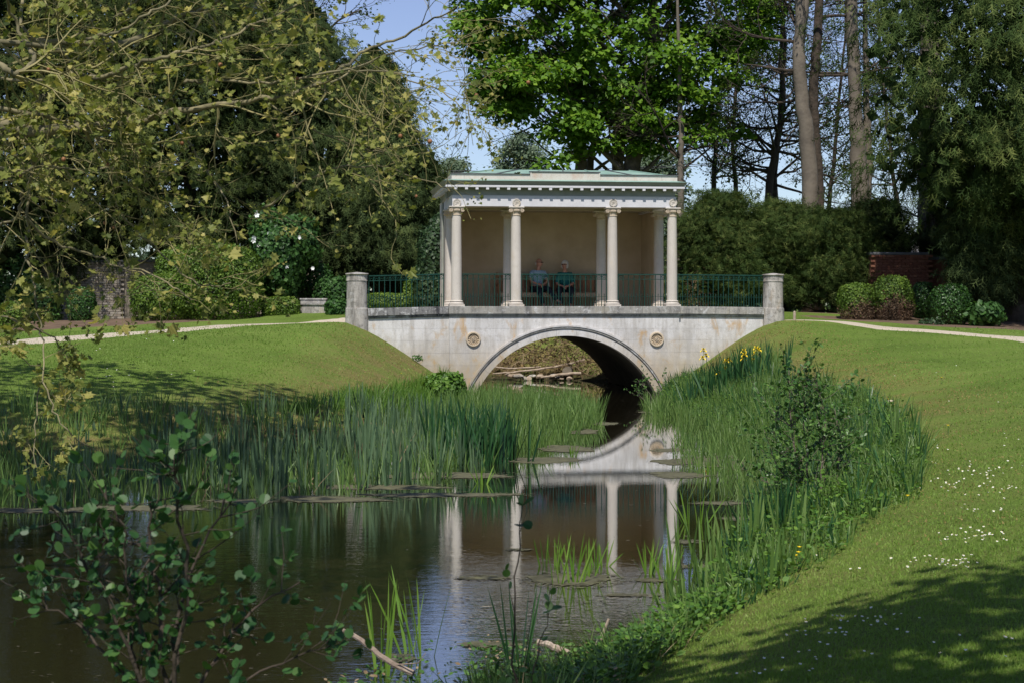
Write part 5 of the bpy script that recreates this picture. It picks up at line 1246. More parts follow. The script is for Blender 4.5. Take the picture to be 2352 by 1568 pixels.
def rock(loc, s, seed, mat, label=None, group=None, name='stone'):
    r = np.random.default_rng(seed); bm = bmesh.new(); bmesh.ops.create_icosphere(bm, subdivisions=2, radius=1)
    ax = rdir(6, r); off = r.uniform(.55, .95, 6)
    for v in bm.verts:
        p = np.array(v.co)
        for a, o in zip(ax, off):
            h = p @ a
            if h > o: p = p - a * (h - o)
        v.co = Vector(p * np.array(s))
    me = bpy.data.meshes.new('stone'); bm.to_mesh(me); bm.free(); o = link(name, me, None, mat); o.location = loc; return tag(o, label, 'stone', group)
GRK = 'pale stones on the far bank seen through the arch'
for k in range(20):
    X_ = r.uniform(-.2, 2.2); Y_ = 51.55 + r.random() * .5 + .12 * k / 26; rock((X_, Y_, .05 + r.random() * .12), (r.uniform(.07, .17), r.uniform(.06, .14), r.uniform(.04, .09)), 200 + k, M['deadwood' if k % 3 else 'pier'], 'pale stone in the heap on the far bank under the arch', GRK)
def log(pts, r0, r1, label, mat='deadwood', name='fallen_branch', cat='branch', side=None, n=8):
    r = np.random.default_rng(int(abs(pts[0][0]) * 1000) % 9999); P = wob(pts, r0 * .15, r); base = P[0].copy(); T = None
    mb = relto(MB().tube(P, list(np.linspace(r0, r1, len(P))), n), base)
    for s in side or []:
        mb.tube([P[int(s[0] * (len(P) - 1))] - base, np.array(s[1]) - base, np.array(s[2]) - base], [r0 * .4, r0 * .25, r0 * .12], 5)
    o = mb.build(name, M[mat], None, smooth='auto', label=label, cat=cat); o.location = base; return o
log([(2.3, 52.4, .62), (1.4, 52.1, .40), (.2, 51.9, .26), (-.6, 52.0, .2)], .045, .02, 'long pale branch slanting across the debris under the arch')
log([(2.15, 51.7, .22), (1.2, 51.55, .16), (.9, 51.6, .1)], .05, .03, 'thick bleached stick on the stones under the arch')
log([(.9, 52.3, .4), (-.2, 52.0, .35), (-1.1, 52.2, .5)], .03, .015, 'thin dead branch left of the sawn log under the arch')
lg = log([(1.72, 51.7, .28), (1.82, 52.4, .33)], .15, .15, 'short sawn log with its round end facing the pond', 'bark_pale', 'sawn_log', 'log', n=16)
# ------------------------------------------------------------------ reeds and water plants
def img_poly_world(poly, z=0.0):
    return np.array([W(x, y, FP * (EYE - z) / (y - HY))[:2] for x, y in poly])
def sample_world(poly, n, r):
    poly = np.array(poly); out = np.zeros((0, 2))
    while len(out) < n:
        x = r.uniform(poly[:, 0].min(), poly[:, 0].max(), n * 2); y = r.uniform(poly[:, 1].min(), poly[:, 1].max(), n * 2)
        out = np.vstack([out, np.stack([x, y], 1)[inpoly(x, y, poly)]])
    return out[:n]
def blades(C, per, H, Wd, r, spread=.06, lean=.16, bend=.18, hv=.25):
    """clumps of upright blades at C (k,2|3)"""
    k = len(C); z = np.maximum(height(C[:, 0], C[:, 1]), -.06); Hc = np.broadcast_to(H, (k,))
    P = np.repeat(np.stack([C[:, 0], C[:, 1], z], 1), per, 0); n = len(P); a = r.uniform(0, 2 * math.pi, n)
    o = np.stack([np.cos(a), np.sin(a), 0 * a], 1); P = P + o * (spread * r.random(n))[:, None]
    ln = np.abs(r.normal(size=n)) * lean; A = unit(np.array([0, 0, 1.]) + o * ln[:, None] + r.normal(size=(n, 3)) * .03)
    f = r.normal(size=n) * .9; Nn = np.stack([np.sin(f), -np.cos(f), 0 * f], 1)
    S = np.repeat(Hc, per) * (1 - hv * r.random(n) ** 1.3 * 1.6); S = np.maximum(S, .08)
    B = o * (bend * r.random(n) ** 2)[:, None] - np.array([0, 0, 1.]) * (bend * .5 * r.random(n) ** 3)[:, None]
    return P, A, Nn, S, Wd / S * r.uniform(.6, 1.2, n), B
def bladebed(name, C, per, H, Wd, r, mat, label=None, cat=None, parent=None, kind='stuff', tlo=.1, thi=.8, **kw):
    P, A, Nn, S, wd, B = blades(C, per, H, Wd, r, **kw); n = len(P); t = np.clip(r.uniform(tlo, thi, n) + .1 * r.normal(size=n), 0, 1)
    return leaves(name, P, A, Nn, S, T_BLADE, M[mat], t, parent, wid=wd, bend=B, kind=kind, label=label, cat=cat)
r = np.random.default_rng(301)
# bulrushes along the left bank
RP = img_poly_world([(-420, 1215), (-100, 1180), (0, 1168), (200, 1158), (420, 1150), (600, 1143), (760, 1140), (880, 1118), (1000, 1108), (1090, 1085), (1150, 1060), (1170, 1010), (1130, 960), (1000, 955), (850, 965), (720, 990), (560, 1015), (300, 1020), (0, 1030), (-420, 1060)])
C = sample_world(RP, 1000, r); u_ = 1176 + C[:, 0] / C[:, 1] * FP
cl = .5 + .5 * np.sin(C[:, 0] * 3.1 + 1.3 * np.sin(C[:, 1] * 2.3)) * np.sin(C[:, 1] * 1.9 + C[:, 0]); keep = r.random(len(C)) < .35 + .65 * cl; keep &= r.random(len(C)) < np.interp(u_, [-400, 0, 500, 800, 900], [.4, .4, .5, .7, .9]); C = C[keep]; u_ = u_[keep]
hvar = .78 + .30 * np.sin(C[:, 0] * 2.3 + 1.7 * np.sin(C[:, 1] * 1.3)) ; H = hvar * np.clip(EYE - (np.interp(u_, [-400, 0, 150, 300, 450, 700, 900, 1100], [1050, 1030, 980, 945, 915, 905, 890, 888]) - HY) / FP * C[:, 1], .3, 1.3) * r.uniform(.55, 1.03, len(C))
fr = np.array([sdist(C[:, 0], C[:, 1])]).ravel(); H *= np.clip(1.0 - .10 * (fr > -.1), .5, 1)
bladebed('bulrush_bed', C, 6, H, .029, r, 'reed', 'bed of blue green bulrushes along the left side of the pond', 'bulrushes', spread=.07, lean=.10, bend=.10)
bladebed('dead_reed_stems', C[::6], 3, H[::6] * .62, .012, r, 'dry', 'dead straw coloured stems among the bulrushes', 'reeds', spread=.15, lean=.35, bend=.3)
C2 = sample_world(RP, 900, r)
bladebed('bulrush_shoots', C2, 6, r.uniform(.25, .6, len(C2)), .015, r, 'sedge', 'short pale shoots at the foot of the bulrushes', 'reeds', spread=.12, lean=.25, bend=.25)
# lighter bur reed in the middle
S1 = img_poly_world([(1085, 925), (1180, 918), (1260, 925), (1340, 938), (1376, 958), (1378, 982), (1300, 1008), (1230, 1035), (1160, 1050), (1060, 1040), (1000, 985), (1010, 935)])
C = sample_world(S1, 900, r); bladebed('bur_reed_bed', C, 9, r.uniform(.35, .78, len(C)), .014, r, 'sedge', 'light green bur reeds left of the open channel', 'reeds', spread=.12, lean=.22, bend=.25)
S2 = img_poly_world([(1482, 940), (1560, 928), (1700, 925), (1790, 935), (1800, 1010), (1760, 1085), (1700, 1060), (1640, 985), (1540, 965), (1500, 960)])
C = sample_world(S2, 800, r); bladebed('bur_reed_bed', C, 8, r.uniform(.25, .6, len(C)), .013, r, 'sedge', 'light green bur reeds right of the open channel', 'reeds', spread=.12, lean=.2, bend=.25)
S3 = img_poly_world([(1560, 985), (1740, 1000), (1790, 1110), (1720, 1145), (1640, 1115), (1560, 1060)])
C = sample_world(S3, 190, r); bladebed('sparse_reeds', C, 5, r.uniform(.3, .6, len(C)), .012, r, 'sedge', 'scattered thin reeds standing in the scum at right', 'reeds', spread=.1, lean=.25, bend=.3)
# short green growth between the bulrushes and the left lawn
S4 = [tuple(ground(x, y)[:2]) for x, y in ((560, 960), (760, 925), (900, 900), (1000, 878), (1080, 872))] + [tuple(p) for p in img_poly_world([(1010, 960), (850, 985), (700, 1000), (560, 1010)])]
C = sample_world(S4, 600, r); bladebed('bank_grass', C, 8, r.uniform(.2, .5, len(C)), .012, r, 'herb', 'rough green grass on the bank behind the bulrushes', 'grass', spread=.12, lean=.3, bend=.35)

# dark iris clumps as single plants
def iris(x, y, n, H, label, flowers=(), w=.035, spread=.22, mat='iris', seed=1, z=0.0, group=None, cat='iris', lean=.2, d=None):
    r = np.random.default_rng(seed)
    if d is None: p = ground(x, y); 
    else: p = W(x, y, d)
    p[2] = max(gz(p[0], p[1]), -.02); T = empty('iris_clump' if cat == 'iris' else 'grass_clump', p, 0, label, cat, group)
    C = p[:2] + r.normal(size=(max(2, n // 5), 2)) * spread * np.array([1, .7]); P, A, Nn, S, wd, B = blades(C, 5, H, w, r, spread=.06, lean=lean, bend=.14, hv=.2)
    if cat == 'water plant':
        for i in range(len(P)): leaves('blade', P[i:i + 1], A[i:i + 1], Nn[i:i + 1], S[i:i + 1], T_BLADE, M[mat], np.array([r.uniform(.05, .8)]), T, wid=wd[i:i + 1], bend=B[i:i + 1])
    else: leaves('blades', P, A, Nn, S, T_BLADE, M[mat], np.clip(r.uniform(.05, .8, len(P)), 0, 1), T, wid=wd, bend=B, kind='stuff')
    for fx, fy in flowers:
        q = W(fx, fy, p[1] + r.normal() * .1) - p; b = np.array([q[0] * .6 + r.normal() * .05, q[1], 0]); MB().tube([b, (b + q) / 2 + [q[0] * .03, 0, 0], q], [.008, .007, .005], 5).build('flower_stem', M['hawthorn_stem'], T)
        mb = MB()
        for k in range(6):
            a = k * math.pi / 3 + .3; c, s = math.cos(a), math.sin(a); ln, up = (.085, -.045) if k % 2 else (.045, .06)
            mb.add([(q[0], q[1], q[2]), (q[0] + c * ln * .6 - s * .03, q[1] + s * ln * .6 + c * .03, q[2] + up * .25 + .012), (q[0] + c * ln, q[1] + s * ln, q[2] + up), (q[0] + c * ln * .6 + s * .03, q[1] + s * ln * .6 - c * .03, q[2] + up * .25 + .012)], [(0, 1, 2, 3)])
        mb.build('flower', M['yellow_flower'], T)
    return T
M['hawthorn_stem'] = simple('green stem', (.05, .12, .03), (.07, .16, .04), 8, .6, 0)
GI = 'flag irises along the pond'
iris(1085, 1062, 75, 1.05, 'dark green iris clump in the middle of the bulrushes', seed=11, group=GI, spread=.3, d=24.4)
iris(1150, 1050, 55, .95, 'dark iris clump leaning right beside the pale bur reeds', seed=12, group=GI, spread=.25, d=24.8)
iris(1050, 1010, 50, 1.0, 'iris clump hidden deep in the bulrushes at centre', seed=16, group=GI, spread=.25, d=27)
iris(1640, 915, 110, 1.05, 'left flowering iris clump by the bridge with bright yellow heads', [(1616, 804), (1622, 816), (1614, 822), (1652, 856), (1665, 847), (1674, 826), (1668, 829), (1655, 860)], seed=13, group=GI, spread=.38, d=35.5)
iris(1705, 915, 100, 1.05, 'right flowering iris clump by the bridge with tall yellow heads', [(1709, 806), (1710, 815), (1708, 824), (1737, 800), (1742, 803), (1735, 812), (1731, 826)], seed=14, group=GI, spread=.34, d=35)
# fresh sprouting tufts in the open water
GF = 'fresh green tufts sprouting from the pond'
for k, (x, y, n, h, lab) in enumerate([(1298, 1338, 14, .50, 'tallest bright tuft on the oval algae patch'), (1262, 1298, 10, .38, 'small tuft at the left end of the oval algae patch'), (1342, 1322, 9, .42, 'thin tuft between the two big reflected columns'), (1375, 1300, 8, .35, 'tuft leaning over the reflection of the third column'),
        (1482, 1318, 9, .42, 'tuft just left of the reflected right column'), (1540, 1335, 8, .40, 'tuft in front of the reflected right column'), (1590, 1200, 8, .45, 'wispy tuft near the right bank below the scum'),
        (860, 1548, 10, .72, 'bright sword leaved tuft rising by the bleached branch'), (985, 1500, 10, .66, 'bright fan of sword leaves in the near shallows'), (1200, 1560, 12, .7, 'dark thin tuft beside the near sapling'),
        (1105, 1110, 8, .35, 'pale sprout at the water edge below the iris'), (1630, 1090, 8, .28, 'sprout standing in the scum left of the bank shrub'), (1320, 1048, 8, .3, 'sprout where the bur reeds end')]):
    iris(x, y, n, h, lab, seed=400 + k, group=GF, cat='water plant', mat='fresh' if k != 9 else 'iris', w=.018, spread=.05, lean=.28, d=min(FP * EYE / (y - HY), 60))

# ------------------------------------------------------------------ the overgrown right bank
LB = [(1560, 872), (1700, 880), (1850, 885), (1960, 905), (2030, 945), (2090, 1010), (2128, 1075), (2095, 1150), (1985, 1205), (1920, 1270), (1840, 1330), (1740, 1385), (1640, 1425), (1520, 1480), (1400, 1568)]
lawn_edge = np.array([ground(x, y)[:2] for x, y in LB])
wl_ = np.array([(.6, 9.9), (.9, 11.1), (1.25, 12.2), (1.85, 14.0), (2.4, 16.2), (3.0, 18.6), (3.5, 21.5), (3.85, 25.5), (3.7, 31), (3.5, 37), (3.6, 41)])
BP = np.vstack([lawn_edge, wl_])
r = np.random.default_rng(302)
C = sample_world(BP, 4200, r); dw = C[:, 1]
n_ = len(C); rnd = r.random(n_); dist_in = np.clip(np.min(np.hypot(C[:, None, 0] - lawn_edge[None, :, 0], C[:, None, 1] - lawn_edge[None, :, 1]), 1), 0, 1.2) / 1.2
hh = (.11 + .30 * dist_in) * r.uniform(.6, 1.2, n_) * np.interp(C[:, 1], [9, 13, 20, 40], [.75, .9, 1.1, 1.0])
bladebed('bank_grass', C[rnd < .62], 8, hh[rnd < .62], .010, r, 'sedge', 'tall rough grass along the right bank', 'grass', spread=.12, lean=.3, bend=.4)
bladebed('bank_iris_leaves', C[(rnd > .55) & (rnd < .66)], 7, hh[(rnd > .55) & (rnd < .66)] * 1.25, .018, r, 'iris', 'dark sword leaves among the grass of the right bank', 'grass', spread=.12, lean=.2, bend=.25)
def herbs(name, C, hmax, per, size, r, mat, label, cat='herbs'):
    n = len(C) * per; c = np.repeat(C, per, 0); hz = r.random(n) ** .7 * np.repeat(hmax, per); a = r.uniform(0, 6.283, n); rr = .07 + .05 * r.random(n)
    P = np.stack([c[:, 0] + np.cos(a) * rr, c[:, 1] + np.sin(a) * rr, np.maximum(height(c[:, 0], c[:, 1]), 0) + hz + .01], 1)
    A = unit(np.stack([np.cos(a), np.sin(a), .1 + .5 * r.random(n)], 1)); Nn = unit(np.array([0, 0, 1.]) + r.normal(size=(n, 3)) * .4)
    leaves(name, P, A, Nn, size * r.uniform(.6, 1.4, n), T_OVAL, M[mat], np.clip(.4 + .25 * r.normal(size=n), 0, 1), wid=1.0, kind='stuff', label=label, cat=cat)
k = rnd > .62
herbs('bank_herbs', C[k], hh[k] * .8, 10, .042, r, 'herb', 'nettles and low leafy herbs along the right bank')
iris(1690, 1320, 60, .62, 'broad bladed iris clump on the right bank at the water edge', seed=21, group=GI, spread=.26, mat='sedge', d=14.2, w=.028)
iris(1640, 1400, 45, .5, 'lower pale bladed clump nearest on the right bank', seed=22, group=GI, spread=.25, mat='sedge', d=12.3, w=.022)
iris(1770, 1270, 45, .6, 'iris clump on the right bank beneath the leaning shrub', seed=23, group=GI, spread=.22, mat='iris', d=15.2, w=.026)
iris(2010, 1130, 55, .75, 'iris clump behind the leaning shrub near the lawn', seed=24, group=GI, spread=.3, mat='sedge', d=19.5, w=.022)
shrub('bank_bush', [(1022, 892, 37, 44, 34, .4)], 'round bright green bush at the left foot of the arch', 'herb', 310, 1100, .075, rough=.2, T=T_OVAL)
shrub('bank_bush', [(1965, 930, 29, 58, 34, .4)], 'dark green leafy mound where the right bank meets the lawn', 'hawthorn', 311, 700, .10, rough=.22)
shrub('wall_weed', [(958, 822, 42.4, 11, 7, .10)], 'small weed growing low on the left wing wall', 'hawthorn', 312, 900, .05, rough=.2, woody=False, cat='weed')

# --- twiggy shrub leaning over the right bank
def leafy_bush(name, base, stems, label, seed, barkm, leafm, lsize, T, nleaf_obj, nside, sideL, per=1, cat='shrub', twl=.25, meshn='leaf', sub=2, r0=.02, dens=1.0):
    """stems: lists of world points; leaves grow along the side twigs; the first nleaf_obj leaves are objects of their own"""
    r = np.random.default_rng(seed); S = empty(name, base, 0, label, cat); mb = MB(); LP = []
    for pts, w0 in stems:
        P = wob(pts, .006, r); L = np.linalg.norm(np.diff(P, axis=0), axis=1).sum(); rr = np.linspace(w0, w0 * .25, len(P))
        one = MB().tube(P, list(rr), 7); relto(one, base).build('stem', M[barkm], S, smooth=True)
        ns = int(nside * L)
        for _ in range(ns):
            i = r.integers(len(P) // 5, len(P) - 1); d = unit(P[i + 1] - P[i]); d = unit(d * .7 + rdir(1, r)[0] * .9); l = sideL * r.uniform(.5, 1.3); q = P[i]; Q = [q]
            for s in range(4): d = unit(d + r.normal(size=3) * .14 + [0, 0, .08]); q = q + d * l / 4; Q.append(q)
            mb.tube(Q, [w0 * .3, w0 * .22, w0 * .18, w0 * .13, w0 * .08], 4, cap=False)
            for s in range(int(l / .045 * dens)):
                t = r.uniform(.15, 1) * 4; j = min(int(t), 3); p = Q[j] + (Q[j + 1] - Q[j]) * (t - j); LP.append((p, unit(Q[j + 1] - Q[j])))
        for s in range(3): LP.append((P[-1], unit(P[-1] - P[-2])))
    relto(mb, base).build('twigs', M[barkm], S, kind='stuff')
    n = len(LP); p = np.array([a for a, b in LP]); d = np.array([b for a, b in LP]); A = unit(d * .6 + rdir(n, r) * .8); Nn = unit(np.array([0, -.25, 1.]) + r.normal(size=(n, 3)) * .55)
    S_ = lsize * r.uniform(.55, 1.2, n); ti = np.clip(.4 + .25 * r.normal(size=n), 0, 1)
    order = np.argsort(-S_); own, rest = order[:nleaf_obj], order[nleaf_obj:]
    if len(rest): leaves('foliage', p[rest], A[rest], Nn[rest], S_[rest], T, M[leafm], ti[rest], S, kind='stuff')
    if len(own):
        ms = []
        for k in range(6):
            tv, tf = T; me = npmesh(meshn, tv * np.array([1, 1, r.uniform(.5, 2.2)]), [np.array([f for f in tf if len(f) == q]) for q in (3, 4) if any(len(f) == q for f in tf)], np.full(len(tv), k / 5)); me.materials.append(M[leafm]); ms.append(me)
        for i in own:
            a = A[i]; x = unit(np.cross(a, Nn[i])); nn = np.cross(x, a); o = link(meshn, ms[r.integers(6)], S)
            o.matrix_local = Matrix(((x[0] * S_[i], a[0] * S_[i], nn[0] * S_[i], p[i][0] - base[0]), (x[1] * S_[i], a[1] * S_[i], nn[1] * S_[i], p[i][1] - base[1]), (x[2] * S_[i], a[2] * S_[i], nn[2] * S_[i], p[i][2] - base[2]), (0, 0, 0, 1)))
    return S
def at(d, *pts): return [W(x, y, d + (q[0] if q else 0)) for x, y, *q in pts]
d = 16.6; b_ = W(1955, 1235, d); b_[2] = gz(b_[0], b_[1])
leafy_bush('leaning_shrub', b_, [(at(d, (1955, 1235), (1880, 1160), (1840, 1090), (1815, 980), (1812, 850)), .016), (at(d, (1950, 1230), (1890, 1150), (1885, 1060), (1900, 960), (1870, 880)), .012),
     (at(d, (1900, 1180), (1830, 1130), (1780, 1060), (1755, 985)), .010), (at(d, (1930, 1200), (1920, 1100), (1935, 1010), (1915, 930)), .010), (at(d, (1860, 1130), (1800, 1120), (1760, 1110), (1735, 1080)), .008), (at(d, (1855, 1100), (1850, 1000), (1845, 920), (1850, 875)), .009)],
    'twiggy leafy shrub leaning out from the right bank', 321, 'bark', 'hawthorn', .052, T_OVAL, 0, 22, .55, dens=1.4)
d = 37.8; b_ = W(1500, 920, d); b_[2] = max(gz(b_[0], b_[1]), 0)
leafy_bush('small_twiggy_bush', b_, [(at(d, (1505, 925), (1490, 900), (1465, 872)), .012), (at(d, (1505, 925), (1500, 890), (1485, 870)), .01), (at(d, (1500, 925), (1475, 915), (1460, 895)), .01), (at(d, (1508, 925), (1515, 895), (1512, 878)), .01)],
    'small twiggy bush at the right foot of the arch', 322, 'bark', 'hawthorn', .06, T_OVAL, 0, 14, .4, dens=.9)
# dead branches in the shallows
log([W(788, 1447, 10.15), W(830, 1468, 10.1), W(868, 1500, 10.0), W(905, 1526, 9.95), W(950, 1545, 9.9)], .014, .020, 'bleached curved branch poking out of the near shallows', mat='driftwood', cat='branch', side=[(.8, W(960, 1522, 9.8), W(978, 1498, 9.8))])
log([W(1233, 1473, 10.5), W(1270, 1482, 10.5), W(1305, 1500, 10.5)], .020, .024, 'short pale broken stick by the near herbs')
log([W(1365, 1488, 10.8), W(1385, 1455, 10.8), W(1398, 1420, 10.8)], .014, .008, 'thin dead twig upright in the near herbs', mat='deadwood')
log([W(1445, 1510, 10.6), W(1462, 1470, 10.6), W(1490, 1455, 10.6)], .012, .008, 'curved bare stick at the right of the near herbs')
# upright blades among the near herbs
C = sample_world([(-.9, 8.9), (.2, 8.4), (.42, 8.6), (.85, 9.9), (1.28, 10.8), (1.55, 11.8), (.6, 11.0), (-.2, 10.0)], 170, r)
bladebed('near_bank_grass', C, 7, r.uniform(.12, .38, len(C)), .009, r, 'sedge', 'loose upright grass blades on the near bank', 'grass', spread=.1, lean=.35, bend=.35)
bladebed('near_dead_stems', C[::3], 3, r.uniform(.1, .3, len(C[::3])), .005, r, 'dry', 'dead stems on the near bank', 'stems', spread=.1, lean=.6, bend=.35)
# low herbs in the near shallows
r = np.random.default_rng(303)
C = np.concatenate([np.stack([r.uniform(-1.7, 1.3, 1500), r.uniform(8.6, 10.9, 1500)], 1)])
ui = CX + C[:, 0] / C[:, 1] * FP; yi = HY + FP * (EYE - .1) / C[:, 1]
k = (C[:, 0] < np.interp(C[:, 1], [8.6, 10, 10.8, 11.5], [.40, .85, 1.2, 1.55])) & (r.random(len(C)) < np.interp(ui, [560, 760, 1000, 1250, 1500], [.05, .25, .3, .5, .7]) * np.interp(sdist(C[:, 0], C[:, 1]), [-1.6, -.9, -.2, .4], [0, .35, .8, 1.0]) * (.35 + 1.0 * (np.sin(C[:, 0] * 7 + 2 * np.sin(C[:, 1] * 5)) * np.sin(C[:, 1] * 6.3) > -.1))); C = C[k]
herbs('shallow_water_herbs', C, np.interp(CX + C[:, 0] / C[:, 1] * FP, [700, 1200, 1500], [.05, .09, .2]), 14, .032, r, 'hawthorn', 'dark leafy water herbs in the near shallows')
herbs('brown_water_herbs', C[::3], np.full(len(C[::3]), .12), 6, .03, r, 'dry', 'brown withered herb stalks in the near shallows')
C = sample_world([(.1, 9.2), (.42, 8.6), (.85, 9.9), (1.28, 10.8), (1.6, 11.6), (1.15, 12.0), (.6, 10.8)], 240, r)
herbs('broad_leaved_herbs', C, r.uniform(.06, .2, len(C)), 9, .042, r, 'herb', 'broad leaved dock and herbs on the near right bank')
# ------------------------------------------------------------------ near alder bush and sapling
d = 5.4; b_ = W(385, 1760, d); b_[2] = .35
al = [([(385, 1760), (372, 1560), (366, 1400), (352, 1270), (345, 1150)], .011), ([(392, 1760), (395, 1560), (405, 1400), (470, 1250), (545, 1115)], .010), ([(380, 1760), (330, 1560), (255, 1400), (180, 1260), (95, 1130)], .009),
      ([(375, 1760), (300, 1560), (200, 1450), (110, 1385), (55, 1375)], .007), ([(395, 1760), (440, 1600), (520, 1480), (600, 1380), (690, 1335)], .008), ([(388, 1760), (400, 1500), (440, 1330), (410, 1190), (400, 1090), (415, 1010)], .009),
      ([(385, 1760), (320, 1600), (300, 1450), (230, 1330), (215, 1230)], .007), ([(398, 1760), (480, 1620), (600, 1540), (700, 1500), (760, 1480)], .006), ([(380, 1760), (345, 1500), (290, 1330), (285, 1200), (240, 1130)], .007)]
r = np.random.default_rng(330)
leafy_bush('alder_bush', b_, [([W(x, y, d + .25 * math.sin(i * 2.1) * (k / 4)) for k, (x, y) in enumerate(p)], w) for i, (p, w) in enumerate(al)],
    'near alder bush with round leaves at the bottom left', 331, 'bark_dark', 'alder', .037, T_ROUND, 300, 20, .24, dens=1.3)
d = 6.6; b_ = W(1190, 1800, d); b_[2] = .3
leafy_bush('alder_sapling', b_, [([W(x, y, d) for x, y in ((1190, 1800), (1185, 1560), (1178, 1400), (1190, 1250), (1200, 1160))], .006), ([W(x, y, d) for x, y in ((1190, 1800), (1215, 1600), (1240, 1470), (1262, 1400))], .005)],
    'thin young alder sapling rising in front of the reflected columns', 332, 'bark_dark', 'alder', .05, T_ROUND, 40, 6, .16, dens=.8)

# ------------------------------------------------------------------ the plane tree whose limbs hang over from the left
PD = 12.0; tb = np.array([-8.2, 11.4]); b_ = np.array([tb[0], tb[1], gz(*tb)])
PT = tree('plane_tree', b_, 'plane tree whose mossy limbs and young leaves hang across the upper left', 'tree')
r = np.random.default_rng(340)
relto(MB().tube(wob([(tb[0], tb[1], -.3), (tb[0] + .1, tb[1], 2.5), (tb[0] - .1, tb[1] - .2, 5.5), (tb[0] + .2, tb[1], 10)], .02, r), list(np.linspace(.42, .18, 13)), 16), b_).build('trunk', M['bark_moss'], PT, smooth=True)
LM = [([(-2000, 430), (-900, 500), (-200, 560), (0, 568), (30, 598), (100, 592), (170, 600), (195, 588), (300, 560), (375, 520), (450, 500), (550, 480), (650, 445), (750, 370), (800, 290), (850, 215), (925, 170), (1000, 80), (1050, 30)], [60, 52, 40, 36, 34, 30, 26, 22, 20, 18, 16, 14, 12, 11, 10, 8, 7, 5, 3], 'crop'),
      ([(-1800, 120), (-500, 170), (0, 105), (75, 96), (150, 98), (225, 103), (280, 100), (350, 82), (380, 50), (430, 37), (500, 0), (560, -50)], [44, 34, 18, 17, 17, 18, 18, 20, 18, 14, 12, 10], 'vp'),
      ([(-600, 60), (-200, 100), (0, 145), (20, 165), (60, 165), (80, 130), (65, 110), (30, 40), (15, 0), (10, -80)], [26, 22, 17, 16, 14, 12, 11, 9, 8, 6], 'vp'),
      ([(140, 187), (90, 230), (72, 280), (72, 320), (75, 380), (65, 450), (60, 525), (66, 600), (80, 660), (84, 720)], [12, 12, 12, 11, 9, 8, 7, 7, 6, 5], 'vp'),
      ([(-200, 240), (0, 250), (100, 265), (165, 287), (195, 290)], [14, 13, 12, 10, 8], 'vp'),
      ([(-400, 80), (100, 100), (145, 125), (175, 170), (210, 185), (280, 165), (350, 135), (425, 120), (500, 95), (600, 50), (700, 10), (760, -30)], [20, 14, 14, 14, 15, 12, 10, 9, 8, 7, 5, 4], 'vp'),
      ([(390, 265), (430, 320), (460, 370), (490, 415), (515, 450), (530, 500), (545, 560)], [8, 7, 6, 5, 4, 3.5, 3], 'vp'),
      ([(425, 190), (450, 190), (525, 187), (625, 192), (700, 180), (775, 160), (860, 160), (940, 175)], [10, 8, 7, 7, 6, 6, 5, 3], 'vp'),
      ([(95, 0), (60, -60), (40, 60), (120, 120), (95, 170)], [10, 9, 9, 8, 8], 'vp'),
      ([(-100, 170), (70, 185), (150, 192), (165, 240), (200, 285), (230, 330), (250, 380)], [9, 8, 7, 6, 6, 5, 4], 'vp'),
      ([(-150, 360), (0, 385), (50, 400), (100, 375), (180, 395), (250, 385)], [10, 9, 8, 7, 6, 4], 'vp'),
      ([(-150, 330), (30, 410), (55, 450), (40, 500), (0, 520), (-60, 530)], [10, 9, 8, 7, 6, 5], 'vp'),
      ([(60, 500), (120, 560), (200, 580), (280, 610), (340, 625), (400, 655), (440, 690)], [8, 7, 6, 5, 4.5, 4, 3], 'vp'),
      ([(280, 495), (320, 540), (380, 590), (430, 640), (480, 660), (530, 650)], [5, 5, 4, 4, 3, 2.5], 'vp'),
      ([(260, 45), (300, 20), (330, -20), (350, -80)], [9, 8, 7, 6], 'vp'),
      ([(200, 90), (260, 75), (300, 60), (350, 25), (400, 0), (440, -60)], [9, 8, 7, 7, 6, 5], 'vp'),
      ([(600, 480), (700, 420), (780, 380), (860, 380), (930, 400), (1010, 425), (1040, 440)], [7, 6, 5, 4, 3.5, 3, 2.5], 'vp'),
      ([(620, 240), (700, 290), (770, 320), (830, 345), (880, 350)], [5, 4.5, 4, 3, 2.5], 'vp'),
      ([(760, 190), (830, 150), (900, 120), (980, 110), (1060, 90), (1120, 60)], [6, 5, 4.5, 4, 3, 2], 'vp'),
      ([(840, 140), (920, 180), (1000, 200), (1060, 250), (1100, 260)], [5, 4, 3.5, 3, 2], 'vp'),
      ([(84, 720), (100, 780), (95, 860), (118, 930), (150, 985), (205, 1030), (235, 1040)], [5, 4.5, 4, 4, 3.5, 3, 2.5], 'vp'),
      ([(95, 860), (80, 950), (78, 1050), (100, 1100)], [4, 3.5, 3, 2.5], 'vp'),
      ([(-80, 700), (20, 735), (100, 760), (150, 800), (130, 850)], [5, 4.5, 4, 3, 2.5], 'vp'),
      ([(-80, 800), (10, 790), (60, 830), (100, 850)], [4, 4, 3, 2], 'vp')]
tips = []; twm = MB(); k_id = 0
